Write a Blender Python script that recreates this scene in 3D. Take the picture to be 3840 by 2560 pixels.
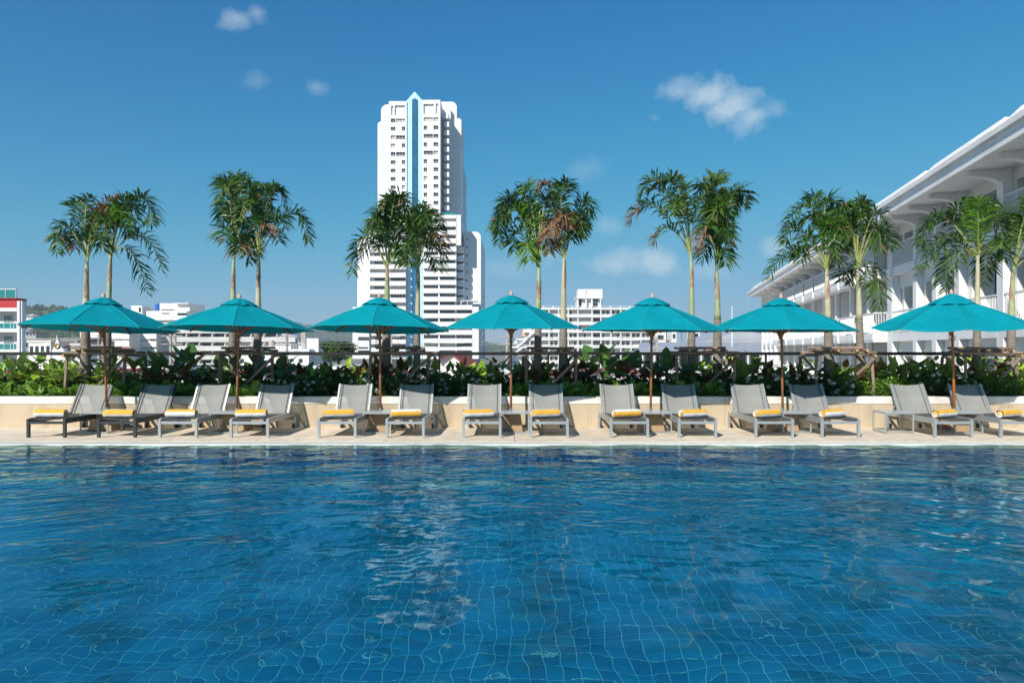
import bpy, math, random
from mathutils import Vector, Matrix, noise
R = math.radians
random.seed(7)
for o in list(bpy.data.objects):
    bpy.data.objects.remove(o)
sc = bpy.context.scene
col = sc.collection

# ------------------------------------------------------------------ camera
F, CX, HY, CH = 2560.0, 1920.0, 1310.0, 1.65      # focal in photo pixels, centre, horizon row, eye height
cam = bpy.data.cameras.new('camera')
cam.lens = 24.0; cam.sensor_width = 36.0; cam.shift_y = 30 / 3840
cam.clip_start = 0.1; cam.clip_end = 12000
camo = bpy.data.objects.new('camera', cam); col.objects.link(camo)
camo.location = (0, 0, CH); camo.rotation_euler = (R(90), 0, 0)
sc.camera = camo
# ------------------------------------------------------------------ sky
SUN_AZ, SUN_EL = 31.0, 35.0
w = bpy.data.worlds.new('World'); sc.world = w; w.use_nodes = True
nt = w.node_tree; N = nt.nodes; Lk = nt.links.new
bg = N['Background']; bg.inputs[1].default_value = 0.1
sky = N.new('ShaderNodeTexSky'); sky.sky_type = 'NISHITA'; sky.sun_disc = False
sky.sun_elevation = R(SUN_EL); sky.sun_rotation = R(180 + SUN_AZ)
sky.air_density = 1.0; sky.dust_density = 0.1; sky.ozone_density = 4.0
hs = N.new('ShaderNodeHueSaturation'); hs.inputs['Saturation'].default_value = 1.28; hs.inputs['Value'].default_value = 1.2
Lk(sky.outputs[0], hs.inputs['Color'])
def vm(op, a, b=None):
    n = N.new('ShaderNodeVectorMath'); n.operation = op
    for i, s in enumerate((a, b)):
        if s is None: continue
        if isinstance(s, (tuple, list)): n.inputs[i].default_value = s
        else: Lk(s, n.inputs[i])
    return n.outputs['Value'] if op in ('LENGTH', 'DOT_PRODUCT') else n.outputs[0]
def mt(op, a, b=None, clamp=False):
    n = N.new('ShaderNodeMath'); n.operation = op; n.use_clamp = clamp
    for i, s in enumerate((a, b)):
        if s is None: continue
        if isinstance(s, (int, float)): n.inputs[i].default_value = s
        else: Lk(s, n.inputs[i])
    return n.outputs[0]
sv = N.new('ShaderNodeSeparateColor'); Lk(hs.outputs[0], sv.inputs[0]); sk_ = N.new('ShaderNodeCombineColor')
for i, (a, k) in enumerate(((.40, .20), (.95, .24), (1.0, .17))):      # film-like shoulder so that the horizon does not burn out
    c = sv.outputs[i]
    Lk(mt('DIVIDE', mt('MULTIPLY', c, a), mt('POWER', mt('ADD', mt('POWER', mt('MULTIPLY', c, k), 3.0), 1.0), .3333)), sk_.inputs[i])
skycol = sk_.outputs[0]
# small fair-weather clouds at their own directions in the sky
tc = N.new('ShaderNodeTexCoord')
sp = N.new('ShaderNodeSeparateXYZ'); Lk(tc.outputs['Generated'], sp.inputs[0])
yc = mt('MAXIMUM', sp.outputs[1], 0.05)
cb = N.new('ShaderNodeCombineXYZ')
Lk(mt('DIVIDE', sp.outputs[0], yc), cb.inputs[0]); Lk(mt('DIVIDE', sp.outputs[2], yc), cb.inputs[1])
nz = N.new('ShaderNodeTexNoise'); nz.inputs['Scale'].default_value = 11; nz.inputs['Detail'].default_value = 9; nz.inputs['Roughness'].default_value = 0.66
Lk(cb.outputs[0], nz.inputs['Vector'])
acc = None
for (px, py, rw, rh, st, rot) in [(890, 70, 95, 55, .34, 0), (960, 50, 75, 55, .28, 0), (965, 305, 95, 50, .13, 0), (1185, 325, 75, 42, .22, 0),
        (2545, 345, 130, 62, .42, 8), (2640, 368, 150, 66, .5, 20), (2740, 405, 150, 72, .5, 22), (2830, 440, 130, 70, .45, 10), (2900, 410, 60, 60, .25, 0),
        (2290, 990, 190, 62, .42, 0), (2480, 985, 150, 66, .45, 0), (2640, 1010, 110, 55, .25, 0), (2180, 640, 110, 50, .12, 0),
        (2275, 850, 80, 50, .2, 0), (1890, 1010, 150, 62, .16, 0), (2060, 960, 120, 60, .14, 0), (2910, 925, 75, 52, .28, 0), (2455, 445, 36, 30, .2, 0)]:
    mp = N.new('ShaderNodeMapping'); mp.vector_type = 'TEXTURE'
    mp.inputs['Location'].default_value = ((px - CX) / F, (HY - py) / F, 0)
    mp.inputs['Rotation'].default_value = (0, 0, R(rot)); mp.inputs['Scale'].default_value = (rw / F, rh / F, 1)
    Lk(cb.outputs[0], mp.inputs['Vector'])
    ln = vm('LENGTH', vm('MULTIPLY', mp.outputs[0], (1, 1, 0)))
    v = mt('ADD', mt('SUBTRACT', 0.66, mt('MULTIPLY', ln, 0.72)), mt('MULTIPLY', mt('SUBTRACT', nz.outputs[0], 0.5), 2.2))
    v = mt('MULTIPLY', mt('MULTIPLY', v, 1.5, True), st * 1.3)
    acc = v if acc is None else mt('MAXIMUM', acc, v)
acc = mt('MULTIPLY', acc, mt('GREATER_THAN', sp.outputs[1], 0.08))
mx = N.new('ShaderNodeMix'); mx.data_type = 'RGBA'
Lk(acc, mx.inputs[0]); Lk(skycol, mx.inputs[6]); mx.inputs[7].default_value = (5.4, 6.4, 7.0, 1)
Lk(mx.outputs[2], bg.inputs[0])
# ------------------------------------------------------------------ sun
sl = bpy.data.lights.new('sun', 'SUN'); sl.energy = 5.0; sl.angle = R(0.53); sl.color = (1.0, 0.95, 0.88)
so = bpy.data.objects.new('sun', sl); col.objects.link(so)
sd = Vector((math.sin(R(SUN_AZ)) * math.cos(R(SUN_EL)), math.cos(R(SUN_AZ)) * math.cos(R(SUN_EL)), -math.sin(R(SUN_EL))))
so.rotation_euler = sd.to_track_quat('-Z', 'Y').to_euler(); so.location = (-10, -20, 30)
sc.view_settings.view_transform = 'Standard'; sc.view_settings.look = 'None'
sc.view_settings.exposure = 0.25; sc.view_settings.gamma = 1.0; sc.view_settings.use_curve_mapping = False
sc.render.engine = 'CYCLES'
cy = sc.cycles
cy.use_denoising = True; cy.denoiser = 'OPENIMAGEDENOISE'; cy.denoising_input_passes = 'RGB_ALBEDO_NORMAL'; cy.use_adaptive_sampling = False; cy.max_bounces = 8; cy.transparent_max_bounces = 16; cy.diffuse_bounces = 3; cy.glossy_bounces = 4
cy.transmission_bounces = 6; cy.sample_clamp_indirect = 6.0; cy.blur_glossy = 0.5

# ------------------------------------------------------------------ helpers
def X(px, D): return (px - CX) / F * D
def Z(py, D): return CH + (HY - py) / F * D
def P(px, py, D): return Vector((X(px, D), D, Z(py, D)))
ORD = ['first', 'second', 'third', 'fourth', 'fifth', 'sixth', 'seventh', 'eighth', 'ninth', 'tenth', 'eleventh', 'twelfth', 'thirteenth', 'fourteenth', 'fifteenth', 'sixteenth', 'seventeenth', 'eighteenth', 'nineteenth', 'twentieth']
def ordw(i):
    if i < 20: return ORD[i]
    t = ['twenty', 'thirty', 'forty', 'fifty', 'sixty', 'seventy', 'eighty', 'ninety'][(i + 1) // 10 - 2]; u = (i + 1) % 10
    return (t + '-' + ORD[u - 1]) if u else t[:-1] + 'ieth'
class MB:
    def __init__(s): s.v = []; s.f = []; s.m = []; s.cur = 0
    def add(s, vs, fs):
        b = len(s.v); s.v += [tuple(q) for q in vs]
        for f in fs: s.f.append(tuple(i + b for i in f)); s.m.append(s.cur)
        return s
    def box(s, x0, x1, y0, y1, z0, z1):
        if x0 > x1: x0, x1 = x1, x0
        if y0 > y1: y0, y1 = y1, y0
        if z0 > z1: z0, z1 = z1, z0
        return s.add([(x0, y0, z0), (x1, y0, z0), (x1, y1, z0), (x0, y1, z0), (x0, y0, z1), (x1, y0, z1), (x1, y1, z1), (x0, y1, z1)],
              [(0, 3, 2, 1), (4, 5, 6, 7), (0, 1, 5, 4), (1, 2, 6, 5), (2, 3, 7, 6), (3, 0, 4, 7)])
    def beam(s, a, b, wx, wz, up=(0, 0, 1)):
        a = Vector(a); b = Vector(b); d = (b - a).normalized(); u = Vector(up)
        if abs(d.dot(u)) > .98: u = Vector((1, 0, 0))
        sx = d.cross(u).normalized() * wx / 2; sz = sx.cross(d).normalized() * wz / 2
        vs = [a - sx - sz, a + sx - sz, a + sx + sz, a - sx + sz, b - sx - sz, b + sx - sz, b + sx + sz, b - sx + sz]
        return s.add(vs, [(0, 1, 2, 3), (7, 6, 5, 4), (0, 4, 5, 1), (1, 5, 6, 2), (2, 6, 7, 3), (3, 7, 4, 0)])
    def tube(s, pts, rad, n=8, cap=True, jit=0.0):
        pts = [Vector(p) for p in pts]; k = len(pts)
        if not isinstance(rad, (list, tuple)): rad = [rad] * k
        t0 = (pts[1] - pts[0]).normalized()
        u = Vector((0, 0, 1)) if abs(t0.z) < .9 else Vector((1, 0, 0))
        vs = []
        for i, p in enumerate(pts):
            t = (pts[min(i + 1, k - 1)] - pts[max(i - 1, 0)]).normalized()
            a = t.cross(u).normalized(); b = a.cross(t).normalized()
            for j in range(n):
                an = 2 * math.pi * j / n; r = rad[i] * (1 + (random.uniform(-jit, jit) if jit else 0))
                vs.append(p + a * math.cos(an) * r + b * math.sin(an) * r)
        fs = [(i * n + j, i * n + (j + 1) % n, (i + 1) * n + (j + 1) % n, (i + 1) * n + j) for i in range(k - 1) for j in range(n)]
        if cap: fs += [tuple(range(n - 1, -1, -1)), tuple((k - 1) * n + j for j in range(n))]
        return s.add(vs, fs)
    def lathe(s, prof, c=(0, 0, 0), n=12):
        vs = [(c[0] + r * math.cos(2 * math.pi * j / n), c[1] + r * math.sin(2 * math.pi * j / n), c[2] + z) for r, z in prof for j in range(n)]
        k = len(prof)
        return s.add(vs, [(i * n + j, i * n + (j + 1) % n, (i + 1) * n + (j + 1) % n, (i + 1) * n + j) for i in range(k - 1) for j in range(n)] +
                     [tuple(range(n - 1, -1, -1)), tuple((k - 1) * n + j for j in range(n))])
    def prism(s, poly, y0, y1):       # outline in x-z, extruded along y; outline counter-clockwise seen from -y
        n = len(poly)
        return s.add([(x, y0, z) for x, z in poly] + [(x, y1, z) for x, z in poly],
              [tuple(range(n)), tuple(range(2 * n - 1, n - 1, -1))] + [(i, i + n, (i + 1) % n + n, (i + 1) % n) for i in range(n)])
    def facade(s, x0, x1, z0, z1, y0, y1, holes):   # wall with openings cut right through
        zs = sorted({z0, z1} | {z for h in holes for z in h[2:4]})
        for a, b in zip(zs, zs[1:]):
            m = (a + b) / 2; hs_ = sorted(h for h in holes if h[2] < m < h[3]); x = x0
            for h in hs_:
                if h[0] > x: s.box(x, h[0], y0, y1, a, b)
                x = max(x, h[1])
            if x < x1: s.box(x, x1, y0, y1, a, b)
        return s
def mesh(name, mb, mats, smooth=False):
    me = bpy.data.meshes.new(name); me.from_pydata(mb.v, [], mb.f)
    for m in (mats if isinstance(mats, (list, tuple)) else [mats]): me.materials.append(m)
    if any(mb.m): me.polygons.foreach_set('material_index', mb.m)
    if smooth: me.polygons.foreach_set('use_smooth', [True] * len(me.polygons))
    me.update(); return me
def place(name, me, parent=None, loc=(0, 0, 0), rot=(0, 0, 0), scale=(1, 1, 1)):
    o = bpy.data.objects.new(name, me); col.objects.link(o); o.parent = parent
    o.location = loc; o.rotation_euler = rot; o.scale = scale; return o
PL = {}
def obj(name, mb, mats, parent=None, smooth=False, world=False):
    o = place(name, mesh(name, mb, mats, smooth), parent)
    if world and parent is not None:
        p = parent; off = Vector((0, 0, 0))
        while p is not None: off += Vector(p.location); p = p.parent
        o.location = -off
    return o
def tag(o, label, cat=None, group=None, kind=None):
    o['label'] = label
    if cat: o['category'] = cat
    if group: o['group'] = group
    if kind: o['kind'] = kind
    return o
def empty(name, loc, label, cat, group=None, rz=0):
    o = bpy.data.objects.new(name, None); col.objects.link(o); o.location = loc; o.rotation_euler = (0, 0, rz); o.empty_display_size = .2
    return tag(o, label, cat, group)
def struct(name, mb, m, smooth=False):
    o = obj(name, mb, m, None, smooth); o['kind'] = 'structure'; return o
def copytree(o, parent=None):
    c = o.copy(); col.objects.link(c); c.parent = parent
    for ch in o.children: copytree(ch, c)
    return c

# ------------------------------------------------------------------ materials
def mat(name, c, rough=.6, var=.0, scale=4, bump=0, bscale=40, metal=0, spec=.5, c2=None, detail=6, stretch=None, objrand=0, trans=0, back=None, alpha=1, coords='Object', stain=None):
    m = bpy.data.materials.new(name); m.use_nodes = True; t = m.node_tree; n = t.nodes; b = n['Principled BSDF']; L = t.links.new
    b.inputs['Base Color'].default_value = (*c, 1); b.inputs['Roughness'].default_value = rough; b.inputs['Metallic'].default_value = metal
    b.inputs['Specular IOR Level'].default_value = spec
    tcn = n.new('ShaderNodeTexCoord'); vec = tcn.outputs[coords]
    if stretch:
        mp_ = n.new('ShaderNodeMapping'); mp_.inputs['Scale'].default_value = stretch; L(vec, mp_.inputs[0]); vec = mp_.outputs[0]
    colr = None
    if var or c2:
        nn = n.new('ShaderNodeTexNoise'); nn.inputs['Scale'].default_value = scale; nn.inputs['Detail'].default_value = detail; nn.inputs['Roughness'].default_value = .65
        L(vec, nn.inputs['Vector']); rp = n.new('ShaderNodeValToRGB'); L(nn.outputs[0], rp.inputs[0])
        e = rp.color_ramp.elements; e[0].position = .36; e[1].position = .64
        k = c2 or tuple(max(0, q * (1 - var)) for q in c)
        e[0].color = (*k, 1); e[1].color = (*(tuple(min(1, q * (1 + var * .6)) for q in c) if not c2 else c), 1)
        colr = rp.outputs[0]
    if stain:        # dirt and water marks with ragged outlines
        ns = n.new('ShaderNodeTexNoise'); ns.inputs['Scale'].default_value = stain[0]; ns.inputs['Detail'].default_value = 9; ns.inputs['Roughness'].default_value = .7
        ms_ = n.new('ShaderNodeMapping'); ms_.inputs['Scale'].default_value = stain[2]; L(tcn.outputs['Object'], ms_.inputs[0]); L(ms_.outputs[0], ns.inputs['Vector'])
        rs = n.new('ShaderNodeValToRGB'); rs.color_ramp.elements[0].position = .50; rs.color_ramp.elements[1].position = .68
        rs.color_ramp.elements[0].color = (1, 1, 1, 1); rs.color_ramp.elements[1].color = tuple(stain[1]) + (1,); L(ns.outputs[0], rs.inputs[0])
        mm = n.new('ShaderNodeMix'); mm.data_type = 'RGBA'; mm.blend_type = 'MULTIPLY'; mm.inputs[0].default_value = 1; L(rs.outputs[0], mm.inputs[7])
        if colr: L(colr, mm.inputs[6])
        else: mm.inputs[6].default_value = (*c, 1)
        colr = mm.outputs[2]
    if objrand:
        oi = n.new('ShaderNodeObjectInfo'); hv = n.new('ShaderNodeHueSaturation')
        if colr: L(colr, hv.inputs['Color'])
        else: hv.inputs['Color'].default_value = (*c, 1)
        mr = n.new('ShaderNodeMapRange'); mr.inputs[3].default_value = 1 - objrand; mr.inputs[4].default_value = 1 + objrand
        L(oi.outputs['Random'], mr.inputs[0]); L(mr.outputs[0], hv.inputs['Value'])
        mr2 = n.new('ShaderNodeMapRange'); mr2.inputs[3].default_value = .5 + objrand * .06; mr2.inputs[4].default_value = .5 - objrand * .06
        L(oi.outputs['Random'], mr2.inputs[0]); L(mr2.outputs[0], hv.inputs['Hue']); colr = hv.outputs[0]
    if back:
        ge = n.new('ShaderNodeNewGeometry'); mb_ = n.new('ShaderNodeMix'); mb_.data_type = 'RGBA'
        L(ge.outputs['Backfacing'], mb_.inputs[0])
        if colr: L(colr, mb_.inputs[6])
        else: mb_.inputs[6].default_value = (*c, 1)
        mb_.inputs[7].default_value = (*back, 1); colr = mb_.outputs[2]
    if colr: L(colr, b.inputs['Base Color'])
    if bump:
        n2 = n.new('ShaderNodeTexNoise'); n2.inputs['Scale'].default_value = bscale; n2.inputs['Detail'].default_value = 4; L(vec, n2.inputs['Vector'])
        bp = n.new('ShaderNodeBump'); bp.inputs['Strength'].default_value = bump; bp.inputs['Distance'].default_value = .01
        L(n2.outputs[0], bp.inputs['Height']); L(bp.outputs[0], b.inputs['Normal'])
    out = n['Material Output']
    if trans:
        tr = n.new('ShaderNodeBsdfTranslucent'); ms = n.new('ShaderNodeMixShader'); ms.inputs[0].default_value = trans
        if colr: L(colr, tr.inputs[0])
        else: tr.inputs[0].default_value = (*c, 1)
        L(b.outputs[0], ms.inputs[1]); L(tr.outputs[0], ms.inputs[2]); L(ms.outputs[0], out.inputs[0])
    if alpha < 1:
        tp = n.new('ShaderNodeBsdfTransparent'); ms = n.new('ShaderNodeMixShader'); ms.inputs[0].default_value = 1 - alpha
        L(b.outputs[0], ms.inputs[1]); L(tp.outputs[0], ms.inputs[2]); L(ms.outputs[0], out.inputs[0])
    return m
M = {}
M['deck'] = mat('deck_stone', (.76, .64, .49), .75, .16, 3, .15, 220, coords='Generated', stretch=(3, 3, 1), objrand=.05, stain=(1.6, (.78, .74, .70), (1, .8, 1)))
M['deckbase'] = mat('deck_joint', (.22, .17, .12), .9)
M['wall'] = mat('aggregate', (.56, .455, .315), .85, .3, 60, .6, 160, stain=(1.1, (.74, .72, .68), (1.6, 1, .35)))
M['coping'] = mat('coping', (.76, .72, .65), .7, .1, 5, .1, 120, stain=(1.8, (.78, .76, .72), (1, 1, 1.5)))
M['lip'] = mat('pool_lip', (.55, .47, .37), .6, .15, 8)
M['grate'] = mat('grate_white', (.78, .76, .70), .5, .08, 10)
M['dark'] = mat('void', (.03, .03, .03), .9)
M['soil'] = mat('soil', (.055, .035, .022), .95, .4, 12, .6, 30)
M['ground'] = mat('town_ground', (.22, .21, .19), .9, .35, .05, detail=8)
M['white'] = mat('white_paint', (.76, .76, .745), .6, .06, .35, stretch=(1, 1, .12), stain=(.25, (.86, .86, .85), (1, 1, .15)))
M['hotel'] = mat('hotel_white', (.86, .85, .82), .6, .05, .8, stretch=(1, 1, .2), stain=(.7, (.90, .89, .87), (1, 1, .25)))
M['curtain'] = mat('curtain', (.45, .45, .42), .3, .3, 1, spec=.6)
M['white2'] = mat('white_paint_warm', (.82, .79, .73), .65, .06, .4)
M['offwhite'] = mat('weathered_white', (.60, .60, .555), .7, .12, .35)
M['grey'] = mat('grey_paint', (.42, .43, .43), .7, .1, .3)
M['shadewall'] = mat('shaded_wall_warm', (.80, .77, .71), .7, .05, .4)  # wall tone for shaded recesses; its warmth stands in for bounced light
M['bluep'] = mat('blue_panel', (.42, .70, .84), .5, .04, .2)
M['glassb'] = mat('blue_glass', (.03, .22, .42), .06, .25, .5, spec=.9, metal=.3)
M['glass'] = mat('dark_glass', (.035, .05, .055), .08, .4, .6, spec=.8)
M['glassg'] = mat('green_glass', (.02, .22, .22), .08, spec=.8)
M['red'] = mat('red_paint', (.45, .02, .02), .55, .08, .4)
M['frame'] = mat('window_frame', (.7, .71, .71), .5)
M['rail'] = mat('white_rail', (.8, .8, .78), .45)
M['black'] = mat('black_rail', (.004, .004, .005), .5)
M['tile'] = mat('terracotta', (.36, .09, .04), .7, .35, 3)
M['redroof'] = mat('red_roof', (.40, .06, .045), .6, .15, .8)
M['brownroof'] = mat('brown_roof', (.10, .035, .03), .7, .2, .8)
M['sheet'] = mat('grey_sheet', (.42, .44, .47), .5, .08, .3, metal=.2)
M['door'] = mat('brown_door', (.10, .045, .035), .6)
M['concrete'] = mat('concrete', (.36, .34, .31), .9, .2, 2)
M['blued'] = mat('blue_drum', (.02, .12, .45), .5)
M['tank'] = mat('tank_pink', (.5, .42, .4), .6)
M['gold'] = mat('gold', (.5, .3, .05), .4, metal=.5)
M['fabric'] = mat('parasol_fabric', (.0, .265, .325), .8, .10, 3, .1, 60, spec=.12, trans=.12, objrand=.05)
M['fabric2'] = mat('parasol_piping', (.01, .34, .38), .8, spec=.15)
M['teak'] = mat('teak', (.34, .125, .05), .5, .3, 6, .2, 80, stretch=(8, 8, 1))
M['teak2'] = mat('orange_teak', (.50, .15, .02), .45, .35, 14, .2, 80, stretch=(8, 8, 1.5))
M['finial'] = mat('finial_wood', (.62, .36, .24), .55, .1, 20)
M['terrazzo'] = mat('terrazzo', (.36, .25, .14), .6, .35, 70, .2, 150)
M['alu'] = mat('grey_aluminium', (.40, .43, .44), .38, .06, 3, metal=.45)
M['char'] = mat('charcoal_metal', (.045, .05, .055), .4, metal=.3)
M['steel'] = mat('steel', (.6, .6, .6), .3, metal=.9)
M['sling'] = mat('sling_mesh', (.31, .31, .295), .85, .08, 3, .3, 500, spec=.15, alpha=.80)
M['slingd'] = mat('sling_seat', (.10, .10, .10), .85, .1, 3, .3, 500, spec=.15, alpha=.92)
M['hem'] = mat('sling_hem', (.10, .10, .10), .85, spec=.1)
M['glasstop'] = mat('table_glass', (.40, .42, .42), .22, spec=.6)
M['rubber'] = mat('rubber', (.02, .02, .02), .8)
M['towelw'] = mat('towel_white', (.80, .79, .78), .95, .05, 20, .8, 260, spec=.1)
M['towely'] = mat('towel_yellow', (.80, .44, .07), .95, .06, 20, .8, 260, spec=.1)
M['log'] = mat('log_bark', (.40, .29, .215), .9, 0, 9, .8, 60, c2=(.19, .13, .095), stretch=(6, 6, 6), objrand=.35)
M['logend'] = mat('log_end', (.55, .32, .14), .8, .3, 30)
M['trunk'] = mat('palm_trunk', (.27, .235, .19), .9, 0, 5, .6, 30, c2=(.15, .125, .10), stretch=(2, 2, 9))
M['green_trunk'] = mat('palm_green', (.37, .40, .23), .6, 0, 3, .1, 40, c2=(.25, .30, .14), stretch=(3, 3, 1.2))
M['paletrunk'] = mat('palm_pale', (.50, .45, .33), .7, 0, 3, .2, 40, c2=(.36, .34, .20), stretch=(3, 3, 1))
M['sheath'] = mat('dead_sheath', (.33, .22, .15), .85, .4, 8)
M['frond'] = mat('frond', (.072, .15, .02), .42, 0, 2.5, c2=(.036, .095, .015), objrand=.22, trans=.28, spec=.4)
M['frondb'] = mat('young_frond', (.12, .26, .02), .45, .2, 3, trans=.35)
M['frondd'] = mat('dead_frond', (.23, .13, .075), .9, .45, 6, trans=.15, spec=.1)
M['rachis'] = mat('rachis', (.30, .34, .10), .55, .15, 4)
M['leafA'] = mat('leaf_green', (.30, .46, .04), .38, .25, 5, objrand=.35, trans=.25, back=(.24, .32, .07))
M['leafR'] = mat('leaf_redback', (.19, .33, .035), .38, .25, 5, objrand=.35, trans=.18, back=(.17, .075, .035))
M['leafB'] = mat('leaf_big', (.07, .18, .03), .36, .2, 4, objrand=.25, trans=.22, back=(.13, .23, .07))
M['leafS'] = mat('leaf_small', (.16, .32, .035), .4, .3, 12, objrand=.2, trans=.25)
M['leafD'] = mat('leaf_dark', (.07, .16, .024), .42, .3, 12, objrand=.2, trans=.2)
M['stem'] = mat('stem', (.12, .16, .04), .6, .2, 5)
M['flower'] = mat('flower_white', (.82, .82, .76), .7, trans=.2)
M['forest'] = mat('forest', (.05, .085, .022), .9, 0, .03, c2=(.02, .045, .014), detail=8)
M['tree'] = mat('tree_leaves', (.07, .14, .02), .7, .4, .6, trans=.2)
M['barkm'] = mat('bark', (.12, .09, .06), .9)
M['wire'] = mat('wire', (.30, .30, .30), .6)
M['peach'] = mat('peach', (.62, .38, .28), .8)
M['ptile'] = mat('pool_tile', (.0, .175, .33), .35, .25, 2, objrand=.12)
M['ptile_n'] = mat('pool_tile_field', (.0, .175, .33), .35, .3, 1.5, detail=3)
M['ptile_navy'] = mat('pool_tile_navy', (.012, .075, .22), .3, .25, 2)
M['grout'] = mat('grout', (.27, .62, .57), .8)

# ================================================================== SETTING: ground, terrace, pool, deck
import numpy as np
YW, YG0, YLIP, YDK = 14.47, 11.87, 11.545, 12.17      # planter wall, water edge, tiles begin, deck begins
PX = 12.6                                            # half length of the pool
g = MB(); g.box(-6000, 6000, -3000, 9000, -6.4, -6.0); struct('town_ground', g, M['ground'])
g = MB(); g.box(9, 70, 16.6, 95, -5.996, -5.95); struct('bounce_slab', g, M['coping'])  # unseen pale slab, added to bounce sunlight up onto the hotel
g = MB(); g.box(-24, 24, -9, 16.45, -6, -1.9); struct('terrace_podium', g, M['concrete'])
g = MB(); g.box(-24, -PX, -9, 16.45, -1.9, -.012); g.box(PX, 24, -9, 16.45, -1.9, -.012); g.box(-PX, PX, -9, .9, -1.9, -.012)
g.box(-PX, PX, YG0, YW + .3, -1.9, -.06)
deck = struct('deck', g, M['deckbase'])
sl_me = mesh('slab', MB().box(0, 2.342, YDK, YW - .004, -.055, 0), M['deck'])
for k in range(-9, 10): place('slab', sl_me, deck, (-2.3 + 2.35 * k, 0, 0))
for a, b, c, d in ((-24, -PX - .003, -9, YDK - .008), (PX + .003, 24, -9, YDK - .008), (-PX, PX, -9, .897)):
    obj('slab', MB().box(a, b, c, d, -.0115, 0), M['deck'], deck)
# overflow channel: white grating of thin slats
gr = MB(); x = -PX
while x < PX:
    gr.add([(x, YG0 + .02, -.03), (x + .022, YG0 + .02, -.03), (x + .062, YDK - .02, -.03), (x + .04, YDK - .02, -.03),
            (x, YG0 + .02, .004), (x + .022, YG0 + .02, .004), (x + .062, YDK - .02, .004), (x + .04, YDK - .02, .004)],
           [(4, 5, 6, 7), (0, 1, 5, 4), (1, 2, 6, 5), (2, 3, 7, 6), (3, 0, 4, 7)]); x += .036
gr.box(-PX, PX, YG0, YG0 + .022, -.04, .006); gr.box(-PX, PX, YDK - .022, YDK - .002, -.04, .006)
o = obj('grating', gr, M['grate'], deck); o['kind'] = 'stuff'
# basin
FZ, LZ, YL = -1.65, -.40, 10.1
b = MB()
b.box(-PX, PX, .9, YL, FZ - .2, FZ - .002)
basin = struct('pool_basin', b, M['grout'])
b = MB(); b.box(-PX, PX, YL + .012, YLIP, FZ - .2, LZ - .002); obj('shelf', b, M['grout'], basin)
b = MB(); b.box(-PX, PX, YLIP + .012, YG0, FZ - .2, -.032); obj('overflow_lip', b, M['lip'], basin)
b = MB(); b.box(-PX, -PX + .1, .9, YG0, FZ, -.02); b.box(PX - .1, PX, .9, YG0, FZ, -.02); b.box(-PX + .1, PX - .1, .9, 1.0, FZ, -.02); obj('side_wall', b, M['ptile_n'], basin)
tp = .13; h = .1256 / 2
def tile_verts(cx, cy, z, hh=h):
    return [(cx - hh, cy - hh, z - .002), (cx + hh, cy - hh, z - .002), (cx + hh, cy + hh, z - .002), (cx - hh, cy + hh, z - .002),
            (cx - hh, cy - hh, z), (cx + hh, cy - hh, z), (cx + hh, cy + hh, z), (cx - hh, cy + hh, z)]
TF = [(4, 5, 6, 7), (0, 1, 5, 4), (1, 2, 6, 5), (2, 3, 7, 6), (3, 0, 4, 7)]
t_me = mesh('floor_tile', MB().add(tile_verts(0, 0, 0), TF), M['ptile'])
fld = MB(); nrow = round((YL - 1.0) / tp); ncol = int(2 * (PX - .1) / tp); cnt = 0
for j in range(nrow):
    for i in range(ncol):
        cx, cyy = -PX + .1 + (i + .5) * tp, 1.0 + (j + .5) * tp
        if cyy > 4.5 and cnt < 300 and abs(cx) < 2.9:
            place('floor_tile', t_me, basin, (cx, cyy, FZ)); cnt += 1
        else: fld.add(tile_verts(cx, cyy, FZ), TF)
o = obj('floor_tile_field', fld, M['ptile_n'], basin); o['kind'] = 'stuff'
fld = MB()
for j in range(round((YLIP - YL) / tp)):
    for i in range(ncol): fld.add(tile_verts(-PX + .1 + (i + .5) * tp, YL + .0135 + (j + .5) * tp, LZ), TF)
for j in range(9):           # riser of the shelf and the wall under the lip
    for i in range(ncol):
        cx = -PX + .1 + (i + .5) * tp
        if j < 2: fld.add([(q[0], YLIP + .012 - q[2] - .002, q[1]) for q in tile_verts(cx, LZ + .01 + (j + .5) * tp, 0)], TF)
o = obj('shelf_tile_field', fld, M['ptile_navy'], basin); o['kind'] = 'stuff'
fld = MB()
for j in range(9):
    for i in range(ncol): fld.add([(q[0], YL + .012 - q[2] - .002, q[1]) for q in tile_verts(-PX + .1 + (i + .5) * tp, LZ - .012 - (j + .5) * tp, 0)], TF)
o = obj('riser_tile_field', fld, M['ptile_n'], basin); o['kind'] = 'stuff'
# water: a real rippled sheet
rng = np.random.default_rng(5)
dx = .026
xs = np.arange(-PX, PX + dx, dx); ys = np.arange(.95, YG0 - .002, dx)
GX, GY = np.meshgrid(xs, ys); Hh = np.zeros_like(GX)
def waves(n, l0, l1, slope, a0, spread):
    s = np.zeros_like(GX)
    for _ in range(n):
        lam = math.exp(rng.uniform(math.log(l0), math.log(l1))); k = 2 * math.pi / lam
        sx, sy = rng.normal(0, a0), rng.uniform(-spread, -2.5)          # ripples run out from the near side
        s += slope / k * np.sin(k * np.hypot(GX - sx, GY - sy) + rng.uniform(0, 6.28))
    return s
env = .5 + .5 * np.tanh(1.4 * (np.sin(GX * .5 + 1.1) * np.sin(GY * .8 + .6 + .25 * GX) + .45 * np.sin(GX * 1.1 - GY * .9)))
far = np.clip((GY - 3.6) / 3.2, 0, 1)
Hh += waves(22, .5, 1.5, .0075, 9, 12)
Hh += waves(34, .19, .5, .0105, 8, 10) * (.5 + .6 * env) * (.68 + .32 * far)
Hh += waves(44, .105, .2, .0135, 7, 9) * (.25 + .85 * env) * (.06 + .98 * far)
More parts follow.
